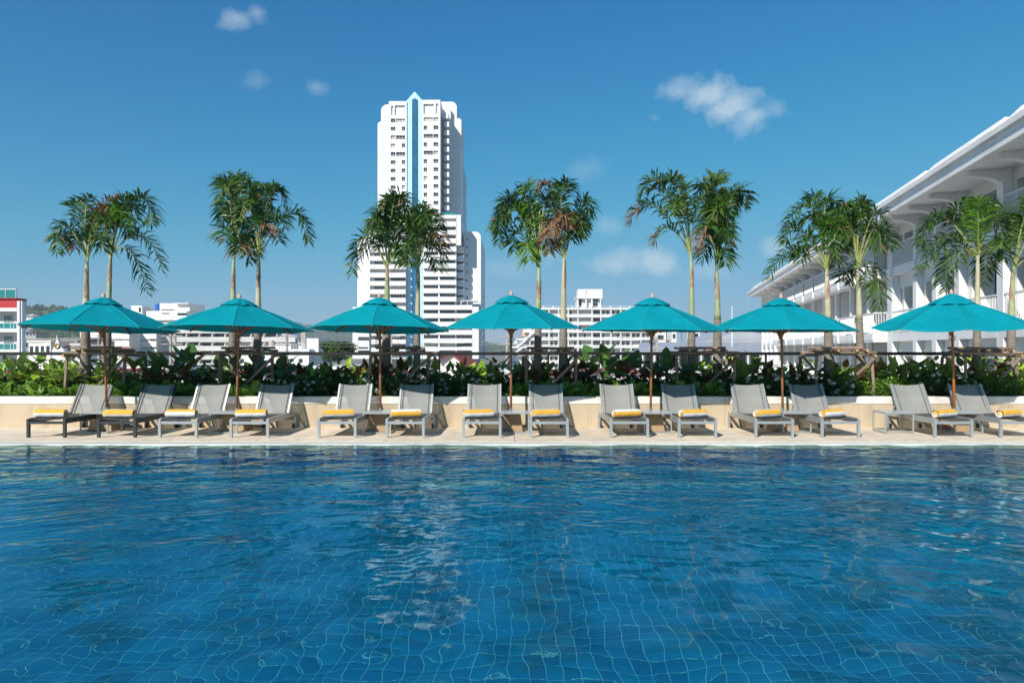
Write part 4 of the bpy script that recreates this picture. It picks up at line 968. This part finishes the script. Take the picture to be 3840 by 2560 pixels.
for x_ in (-40, 20, 58.6): pb(f, x_, x_ + 1.6, 1084, 1116.8, DH + .2, .25)
pb(f, -260, 60.2, 1083, 1086, DH + .2, .25); H_('roof_rail', f, 'frame'); H_('roof_room', pb(MB(), -260, 30, 1098, 1120, DH + 4, 2), 'glass')
# ---------------- low town, warehouse and houses
def house(label, x0, x1, ytop, D, dep, roof=None, rh_=12, wall='white', cat='house', nwin=3, ybot=None):
    h_ = empty('house' if cat == 'house' else 'town_building', (X((x0 + x1) / 2, D), D, -6), label, cat)
    a, b, zt = X(x0, D), X(x1, D), Z(ytop, D)
    obj('wall', MB().box(a, b, D, D + dep, -6, zt), M[wall], h_, False, True)
    if roof:
        e = .4; hz_ = rh_ / F * D; y0, y1 = D - e, D + dep + e
        mb = MB(); mb.add([(a - e, y0, zt + .02), (b + e, y0, zt + .02), (b + e, y1, zt + .02), (a - e, y1, zt + .02), (a + (b - a) * .3, D + dep / 2, zt + hz_), (b - (b - a) * .3, D + dep / 2, zt + hz_)],
               [(0, 1, 5, 4), (1, 2, 5), (2, 3, 4, 5), (3, 0, 4), (0, 3, 2, 1)]); obj('roof', mb, M[roof], h_, False, True)
    else: obj('roof', MB().box(a - .2, b + .2, D - .2, D + dep, zt + .01, zt + .3), M[wall], h_, False, True)
    for k in range(nwin):
        xx = a + (b - a) * (k + .5) / nwin; ww = min(.7, (b - a) / nwin * .3)
        obj('window', MB().box(xx - ww, xx + ww, D - .05, D - .004, zt - 2.2, zt - .9), M['glass'], h_, False, True)
    return h_
house('long low building with flat roof below the hill at left', 85, 300, 1272, 190, 10, None, 0, 'concrete', 'building', 9)
house('pale flat-roofed building with dark openings left of the temple-like gable', 108, 190, 1282, 150, 8, None, 0, 'white2', 'building', 4)
gb = house('brown hipped roof building behind the gold-emblem gable', 222, 300, 1302, 130, 12, 'brownroof', 22, 'offwhite', 'building', 3)
gg = empty('gable_front', (X(214, 128), 128, -6), 'white pointed gable front with round gold emblem at left', 'building')
obj('gable_wall', MB().prism(ppoly([(194, 1420), (243, 1420), (243, 1316), (226, 1296), (214, 1266), (204, 1296), (194, 1316)], 128), 128, 128.6), M['white'], gg, False, True)
c = P(214, 1297, 127.9); ring = [(c.x + .42 * math.cos(k * .449), c.y, c.z + .42 * math.sin(k * .449)) for k in range(15)]
obj('emblem', MB().tube(ring, .13, 6, False), M['gold'], gg, True, True)
obj('spire', MB().tube([P(214, 1268, 128.3), P(214, 1254, 128.3)], [.12, .02], 6), M['white'], gg, False, True)
house('small white box building right of the gold-emblem gable', 264, 310, 1294, 110, 8, None, 0, 'white', 'building', 2)
house('peach gabled house behind the first parasol pole', 290, 330, 1280, 150, 10, 'brownroof', 14, 'peach', 'house', 2)
rr_ = empty('red_roof_house', (X(1720, 62), 62, -6), 'small cream house with bright red gabled roof below the tower', 'house')
obj('wall', MB().prism(ppoly([(1652, 1460), (1742, 1460), (1742, 1366), (1690, 1326), (1652, 1352)], 62), 62, 68), M['white2'], rr_, False, True)
a_, b_, c_, d_ = P(1640, 1358, 61.6), P(1690, 1322, 61.6), P(1800, 1372, 61.6), P(1690, 1322, 61.6)
obj('roof', MB().add([P(1645, 1356, 61.5), P(1688, 1323, 61.5), P(1752, 1375, 61.5), P(1800, 1370, 68.5), P(1738, 1318, 68.5), P(1690, 1352, 68.5), P(1645, 1353, 61.5), P(1688, 1320, 61.5), P(1752, 1372, 61.5), P(1800, 1367, 68.5), P(1738, 1315, 68.5)],
    [(7, 8, 9, 10), (6, 7, 10, 5), (1, 4, 3, 2), (0, 5, 4, 1), (1, 2, 8, 7), (0, 1, 7, 6), (2, 3, 9, 8)]), M['redroof'], rr_, False, True)
for k, (x0, x1, yt, D, rf, wl) in enumerate([(100, 260, 1392, 62, None, 'white2'), (300, 430, 1400, 58, 'redroof', 'white'), (470, 640, 1385, 66, None, 'white'), (660, 830, 1405, 60, 'brownroof', 'white2'), (860, 1080, 1400, 58, 'redroof', 'white'), (1100, 1300, 1385, 70, None, 'white'),
        (1330, 1500, 1405, 60, 'redroof', 'white'), (1520, 1640, 1395, 66, None, 'white2'), (1810, 1990, 1402, 58, None, 'white'), (2000, 2200, 1408, 62, 'redroof', 'white2'), (2220, 2420, 1398, 60, 'tile', 'white'), (2440, 2620, 1404, 58, None, 'white'), (2640, 2840, 1392, 66, None, 'white2'), (3050, 3150, 1440, 30, None, 'white2'), (-120, 80, 1400, 58, 'redroof', 'white')]):
    house('low %s house glimpsed through the plants, %s from the left' % ('red-roofed' if rf in ('redroof', 'tile') else ('brown-roofed' if rf else 'flat-roofed white'), ordw(k) if k < 14 else 'outermost'), x0, x1, yt, D, 9, rf, 14, wl, 'house', 4)
wh = empty('warehouse', (X(2650, 96), 96, -6), 'long grey sheet-metal warehouse with low gable left of the hotel', 'warehouse')
obj('gable_roof', MB().prism(ppoly([(2620, 1285), (2900, 1285), (2900, 1262), (2790, 1236), (2620, 1284)], 108), 108, 125), M['sheet'], wh, False, True)
obj('roof', MB().add([P(2390, 1316, 94), P(2950, 1316, 94), P(2950, 1283, 107), P(2400, 1283, 107)], [(0, 1, 2, 3)]).box(X(2390, 94), X(2950, 94), 94.02, 107, Z(1321, 94), Z(1316.5, 94)), M['sheet'], wh, False, True)
obj('wall', pb(MB(), 2400, 2950, 1321, 1450, 97, 9), M['offwhite'], wh, False, True)
for x_ in range(2420, 2940, 44): obj('opening', pb(MB(), x_, x_ + 24, 1330, 1400, 96.9, .08), M['glass'], wh, False, True); obj('post', pb(MB(), x_ - 12, x_ - 8, 1321.2, 1450, 94.3, .3), M['frame'], wh, False, True)
for (x_, w_, yt, lb) in ((2478, 40, 1246, 'boxy white rooftop shed left of the warehouse gable'), (2528, 18, 1242, 'narrow white water tower right of the boxy rooftop shed'), (2610, 30, 1240, 'white rooftop shed with dark opening beside the palm trunk')):
    s_ = empty('roof_shed', (X(x_, 130), 130, -6), lb, 'shed'); obj('wall', pb(MB(), x_ - w_ / 2, x_ + w_ / 2, yt, 1330, 130, 4), M['white'], s_, False, True)
    obj('opening', pb(MB(), x_ - w_ * .3, x_ + w_ * .25, yt + 10, yt + 26, 129.9, .06), M['glass'], s_, False, True)
mp_ = empty('mast', (X(2745, 100), 100, -6), 'thin white mast standing above the warehouse', 'mast'); obj('pole', MB().tube([(X(2745, 100), 100, -6), P(2745, 1146, 100)], [.1, .04], 8), M['white'], mp_, True, True)
for k, (x_, D, yt, tw2, lb) in enumerate([(648, 58, 1246, True, 'twin concrete utility pole with crossarms before the white complex'), (378, 64, 1255, True, 'twin concrete utility pole beside the first parasol'), (1076, 62, 1250, False, 'utility pole right of the second parasol'), (1467, 66, 1250, False, 'utility pole beside the third parasol'), (1900, 64, 1250, False, 'utility pole left of the middle parasol'), (2462, 60, 1262, False, 'utility pole behind the fifth parasol')]):
    r = empty('utility_pole', (X(x_, D), D, -6), lb, 'utility pole')
    for s in ((-.18, .18) if tw2 else (0,)): obj('post', MB().box(X(x_, D) + s - .09, X(x_, D) + s + .09, D - .09, D + .09, -6, Z(yt, D)), M['concrete'], r, False, True)
    for q in (.25, .95): obj('crossarm', MB().box(X(x_, D) - .9, X(x_, D) + .9, D - .15, D - .095, Z(yt, D) - q - .1, Z(yt, D) - q), M['concrete'], r, False, True)
for k, (zz, lb) in enumerate(((.35, 'uppermost'), (.9, 'second'), (1.5, 'third'), (-.9, 'lowest'))):
    poles = [-300, 378, 648, 1076, 1467, 1900, 2462, 3000]; mb = MB(); zb = Z(1290, 62) + zz * .55
    for a, b in zip(poles, poles[1:]):
        pa, pb_ = Vector((X(a, 62), 61.8, zb)), Vector((X(b, 62), 61.8, zb)); mb.tube([pa.lerp(pb_, q / 10) + Vector((0, 0, -.45 * math.sin(math.pi * q / 10))) for q in range(11)], .013, 4, False)
    tag(obj('power_line', mb, M['wire']), 'thin sagging power line between the utility poles, %s of the four' % lb, 'power line', 'power lines behind the railing')

# ---------------- hotel wing on the right (local axes: x along the front, y towards the pool)
ht = empty('hotel_wing', (18.9, 33.7, -6), 'three-storey white hotel wing with balconies and deep bracketed eaves at right', 'hotel', None, math.atan2(.9769, .2139))
hz = lambda z: z + 6
def hb(mb, u0, u1, v0, v1, z0, z1): return mb.box(u0, u1, v0, v1, hz(z0), hz(z1))
G = lambda n, mb, m='hotel': obj(n, mb, M[m], ht)
S1, S2, S3, EV = (-1.05, -.75), (2.14, 2.45), (5.33, 5.64), 7.6
BAY = 3.5
G('rear_mass', hb(hb(MB(), -22, 44, -11, -1.95, -6, EV), -22, -.5, -1.94, -.62, -6, EV), 'shadewall')
hl = []
for k in range(9):
    for z0 in (-.75, 2.45, 5.64):
        hl.append((k * BAY + .8, k * BAY + 2.7, hz(z0), hz(z0 + 2.0 if z0 < 5 else EV - .15)))
f = MB(); f.facade(0, 31.5, hz(-6), hz(EV), -1.9, -1.7, hl); G('recess_wall', f, 'shadewall')
for (a, b, c, d) in hl:
    o = G('sliding_door', MB().box(a, b, -1.88, -1.84, c, d), 'glass'); f = MB()
    for xx in (a, (a + b) / 2 - .03, b - .06): f.box(xx, xx + .06, -1.83, -1.78, c, d - .06)
    f.box(a, b, -1.83, -1.78, d - .055, d); obj('frame', f, M['frame'], o)
for (z0, z1) in (S1, S2, S3): G('floor_slab', hb(MB(), -.2, 31.5, -1.69, .08, z0, z1))
for k in range(10):
    u = k * BAY
    for (z0, z1) in ((-6, S1[0]), (S1[1], S2[0]), (S2[1], S3[0]), (S3[1], EV)): G('fin_wall', hb(MB(), u - .09, u + .09, -1.69, .02, z0 + .002, z1 - .002)); 
    G('column', hb(MB(), u - .16, u + .16, .1, .3, -6, EV - .002))
bar = lambda mb, u, v, z0: hb(mb, u - .011, u + .011, v - .011, v + .011, z0 + .09, z0 + 1.0)
def railing(u0, u1, v, z0, ends=True, sp=.11, v0=.3):
    mb = MB(); hb(mb, u0, u1, v - .025, v + .025, z0 + 1.0, z0 + 1.05); hb(mb, u0, u1, v - .02, v + .02, z0 + .05, z0 + .085); n = int((u1 - u0) / sp)
    for k in range(n + 1): bar(mb, u0 + (u1 - u0) * k / n, v, z0)
    if ends:
        for u in (u0, u1):
            hb(mb, u - .025, u + .025, v0, v - .026, z0 + 1.0, z0 + 1.05); n2 = int((v - v0) / sp)
            for k in range(n2): bar(mb, u, v0 + (v - v0) * k / n2, z0)
    G('railing', mb, 'rail')
for k in range(9):
    for (z0, z1) in (S1, S2, S3):
        u = k * BAY
        G('balcony', hb(hb(MB(), u + .2, u + 3.3, .085, .95, z0 - .02, z1 + .01), u + .2, u + 3.3, .30, .93, z0 - .12, z0 - .022)); railing(u + .25, u + 3.25, .9, z1)
        G('lamp', hb(MB(), u + .4, u + .52, -.3, -.18, z0 - .28, z0 - .01), 'black')
# far end: flat wall with windows
hl = []
for k in range(4):
    for z0 in (-.3, 2.7, 5.9): hl.append((32.6 + k * 2.9, 34.1 + k * 2.9, hz(z0), hz(min(z0 + 1.6, EV - .2))))
G('end_wall', MB().facade(31.68, 44, hz(-6), hz(EV), -.3, .05, hl), 'white2')
for (a, b, c, d) in hl: o = G('window', MB().box(a, b, -.28, -.22, c, d), 'glass'); obj('frame', MB().box(a + .7, a + .78, -.21, -.17, c, d).box(a, b, -.21, -.17, d - .07, d), M['frame'], o)
for k in range(5): G('pilaster', hb(MB(), 31.7 + k * 2.95, 32.1 + k * 2.95, .055, .3, -6, EV - .003))
for z0 in (1.9, 5.1): G('band', hb(MB(), 31.7, 44, .056, .2, z0, z0 + .45))
# near section: pilasters, deep windows, juliet rails
pil = [-.35, -3.6, -5.8, -8.0, -11.4, -13.6, -15.8, -19.2]
hl = []
for a, b in zip(pil, pil[1:]):
    wv = (a - b) > 3
    for z0, z1 in ((-.7, 1.35), (2.5, 4.6), (5.7, 7.15)):
        if wv: hl += [(b + .75, b + 2.25, hz(z0), hz(z1)), (b + 2.5, b + 2.85, hz(z0 + .6), hz(z1))]
        else: hl.append((b + .7, b + 1.75, hz(z0), hz(z1)))
G('front_wall', MB().facade(-22, -.1, hz(-6), hz(EV), -.6, 0, hl), 'white2')
for (a, b, c, d) in hl:
    o = G('window', MB().box(a, b, -.55, -.49, c, d), 'glass'); f = MB(); m_ = (a + b) / 2
    for xx in (a, m_ - .04, b - .08): f.box(xx, xx + .08, -.48, -.43, c, d - .08)
    f.box(a, b, -.48, -.43, d - .078, d); obj('frame', f, M['frame'], o)
    g_ = [q for q in (2.5, 5.7) if abs(hz(q) - c) < .05]
for u in pil: G('pilaster', hb(hb(MB(), u - .22, u + .22, .003, .3, -6, EV - .003), u - .28, u + .28, .003, .4, S3[0] - .12, S3[1] - .05))
for a, b in zip(pil, pil[1:]):
    for (z0, z1) in (S2, S3): G('band', hb(MB(), b + .23, a - .23, .004, .3, z0 - .1, z1)); railing(b + .25, a - .25, .27, z1, False)
# eaves and roof
G('soffit', hb(MB(), -22, 44.8, -.6, 1.5, EV, EV + .1)); G('fascia', hb(hb(MB(), -22, 44.8, 1.502, 1.62, EV - .06, EV + .34), -22, 44.9, 1.55, 1.74, EV + .342, EV + .50))
v0_, z0_, v1_, z1_ = 1.6, EV + .46, -7.0, EV + .46 + 8.6 * math.tan(R(29))
rfm = G('roof', MB().add([(-22, v0_, hz(z0_)), (45.3, v0_, hz(z0_)), (41, v1_, hz(z1_)), (-22, v1_, hz(z1_)), (-22, v1_, hz(EV + .12)), (45.3, v0_, hz(EV + .445)), (-22, v0_, hz(EV + .445))], [(0, 3, 2, 1), (0, 1, 5, 6)]), 'tile')
tl_ = MB(); u = -21.8
while u < 44.6:
    tl_.tube([(u, 1.66, hz(z0_ + .01)), (u, .3, hz(z0_ + .03 + 1.3 * math.tan(R(29))))], .085, 7); u += .24
o = obj('roof_tile_row', tl_, M['tile'], rfm); o['kind'] = 'stuff'
u = -20.5
while u < 43:
    L_ = random.uniform(5.2, 6.4); a = min(u + L_, 44)
    G('roof_panel', MB().add([(u, 1.60, hz(z0_ + .09)), (a, 1.60, hz(z0_ + .09)), (a, .6, hz(z0_ + .55)), (u, .6, hz(z0_ + .55)), (u, 1.58, hz(z0_ + .14)), (a, 1.58, hz(z0_ + .14)), (a, 1.10, hz(z0_ + .62)), (u, 1.10, hz(z0_ + .62))], [(0, 3, 2, 1), (4, 5, 6, 7), (0, 1, 5, 4), (1, 2, 6, 5), (2, 3, 7, 6), (3, 0, 4, 7)])); u = a + .9
for u in pil + [k * BAY for k in range(10)] + [34.9, 37.9, 40.8]:
    pts = [(.3, 7.12), (.5, 7.26), (.8, 7.36), (1.25, 7.40), (1.25, 7.596), (.3, 7.596)]; n = len(pts)
    mb = MB().add([(u - .13, v, hz(z)) for v, z in pts] + [(u + .13, v, hz(z)) for v, z in pts], [tuple(range(n)), tuple(range(2 * n - 1, n - 1, -1))] + [(i, (i + 1) % n, (i + 1) % n + n, i + n) for i in range(n)])
    G('eave_bracket', mb)

# ---------------- hills, trees
def ridge(name, pts, D, dep, nblob, rb, label=None, seed=1):
    random.seed(seed); mb = MB(); n = 60; x0, x1 = pts[0][0], pts[-1][0]
    def sk(px):
        for (a, ya), (b, yb) in zip(pts, pts[1:]):
            if a <= px <= b: return ya + (yb - ya) * (px - a) / (b - a)
        return pts[-1][1]
    rows = 8
    def pt(px, v):
        DD = D + dep * v; zt = Z(sk(px), D + dep) + 6; q = v ** 1.15 * (1 + .10 * noise.noise((px * .01, v * 3, seed)) * (1 - v))
        return Vector((X(px, D + dep) , DD, -6 + zt * q * .96))
    vs = [pt(x0 + (x1 - x0) * i / n, v / rows) for v in range(rows + 1) for i in range(n + 1)]
    vs += [Vector((q.x, D + dep * 2.2, -6)) for q in vs[-(n + 1):]]
    mb.add(vs, [(v * (n + 1) + i, v * (n + 1) + i + 1, (v + 1) * (n + 1) + i + 1, (v + 1) * (n + 1) + i) for v in range(rows + 1) for i in range(n)])
    o = struct(name, mb, M['forest'], True)
    bl = MB()
    for k in range(nblob):
        c = pt(random.uniform(x0, x1), random.random() ** .8); r = rb * random.uniform(.6, 1.3); ring = []
        for lat, rr in ((-.4, .9), (.15, 1.0), (.65, .7), (1.0, .12)):
            for j in range(7):
                an = j * .8976 + lat; q = 1 + random.uniform(-.3, .25); ring.append(c + Vector((math.cos(an) * rr * r * q, math.sin(an) * rr * r * q, lat * r * 1.1 * random.uniform(.85, 1.15))))
        bl.add(ring, [(a * 7 + j, a * 7 + (j + 1) % 7, (a + 1) * 7 + (j + 1) % 7, (a + 1) * 7 + j) for a in range(3) for j in range(7)] + [tuple(21 + j for j in range(7))])
    f = obj(name + '_forest', bl, M['forest']); tag(f, label, 'forest', None, 'stuff'); return pt
hp = ridge('hill', [(-900, 1150), (100, 1140), (335, 1162), (400, 1176), (480, 1186), (560, 1200), (700, 1222), (900, 1246), (1100, 1275), (1300, 1305)], 620, 420, 2600, 6.5, 'tree-covered hillside behind the town at left', 3)
ridge('far_hill', [(500, 1290), (800, 1262), (1050, 1246), (1150, 1230), (1230, 1240), (1300, 1258), (1420, 1270), (1700, 1296), (1950, 1306)], 1700, 700, 2600, 13, 'hazy wooded ridge behind the tower', 9)
random.seed(77)
for k, (px, py, w_, lb, rf) in enumerate([(115, 1190, 24, 'white villa among trees high on the hillside', None), (165, 1198, 24, 'small orange-roofed house on the hillside behind the first parasol', 'tile'), (118, 1212, 20, 'small white house below the white villa on the hillside', None), (122, 1255, 36, 'grey house low on the hillside above the town', 'brownroof'), (95, 1250, 20, 'pale house low on the hillside beside the red hotel', None)]):
    D = 690 if py < 1220 else 640; h_ = empty('hill_house', (X(px, D), D, Z(py + 8, D) - 4), lb, 'house'); a, b = X(px - w_ / 2, D), X(px + w_ / 2, D)
    obj('wall', MB().box(a, b, D - 2, D + 8, Z(py + 10, D) - 3, Z(py - 6, D)), M['white' if rf != 'brownroof' else 'grey'], h_, False, True)
    obj('roof', MB().add([(a - 1, D - 3, Z(py - 6, D)), (b + 1, D - 3, Z(py - 6, D)), (b + 1, D + 9, Z(py - 6, D)), (a - 1, D + 9, Z(py - 6, D)), ((a + b) / 2, D + 3, Z(py - 14, D))], [(0, 1, 4), (1, 2, 4), (2, 3, 4), (3, 0, 4), (0, 3, 2, 1)]), M[rf or 'offwhite'], h_, False, True)
    for q in range(3): obj('window', MB().box(a + (b - a) * (q + .2) / 3, a + (b - a) * (q + .7) / 3, D - 2.1, D - 2.02, Z(py + 4, D), Z(py - 3, D)), M['glass'], h_, False, True)
def tree(px, py, D, rx, rz, label):
    c = P(px, py, D); r = empty('leafy_tree', (c.x, D, -6), label, 'tree'); obj('trunk', MB().tube([(c.x, D, -6), (c.x + .1, D, c.z - rz * .4), (c.x, D, c.z + rz * .3)], [.35, .25, .08], 8), M['barkm'], r, True, True)
    mb = MB(); cl = [(Vector((random.uniform(-.75, .75) * rx, random.uniform(-.6, .6) * rx, random.uniform(-.6, .7) * rz)), random.uniform(.3, .5)) for _ in range(22)]
    for k in range(5200):
        q, s = random.choice(cl); v = Vector((random.gauss(0, 1), random.gauss(0, 1), random.gauss(0, 1))).normalized() * s * random.random() ** .3
        p = c + q + Vector((v.x * rx, v.y * rx, v.z * rz)); a = Vector((random.gauss(0, 1), random.gauss(0, 1), random.gauss(0, .6))).normalized() * .2; b = a.cross(Vector((random.gauss(0, 1), random.gauss(0, 1), 1))).normalized() * .11
        mb.add([p - a, p + b, p + a, p - b], [(0, 1, 2, 3)])
    obj('crown', mb, M['tree'], r, False, True)
tree(1268, 1318, 112, 2.6, 1.8, 'round bright green tree left of the tower base')
tree(2485, 1275, 140, 1.6, 1.9, 'dark tree between the rooftop sheds left of the hotel')
tree(2330, 1420, 70, 2.5, 1.2, 'low green tree glimpsed through the planting at centre right')
tree(1400, 1425, 66, 2.2, 1.2, 'low green tree glimpsed through the planting below the tower')

# ================================================================== HAZE (real air round the whole scene)
hzb = obj('haze', MB().box(-7000, 7000, -4000, 10000, -8, 140), [])
hzb['kind'] = 'stuff'; hzb['label'] = 'thin bluish haze over the town'
hm = bpy.data.materials.new('haze_air'); hm.use_nodes = True; t = hm.node_tree; t.nodes.remove(t.nodes['Principled BSDF'])
pv = t.nodes.new('ShaderNodeVolumePrincipled'); pv.inputs['Color'].default_value = (.80, .89, 1, 1); pv.inputs['Density'].default_value = .00022; pv.inputs['Anisotropy'].default_value = .0
t.links.new(pv.outputs[0], t.nodes['Material Output'].inputs['Volume']); hzb.data.materials.append(hm)
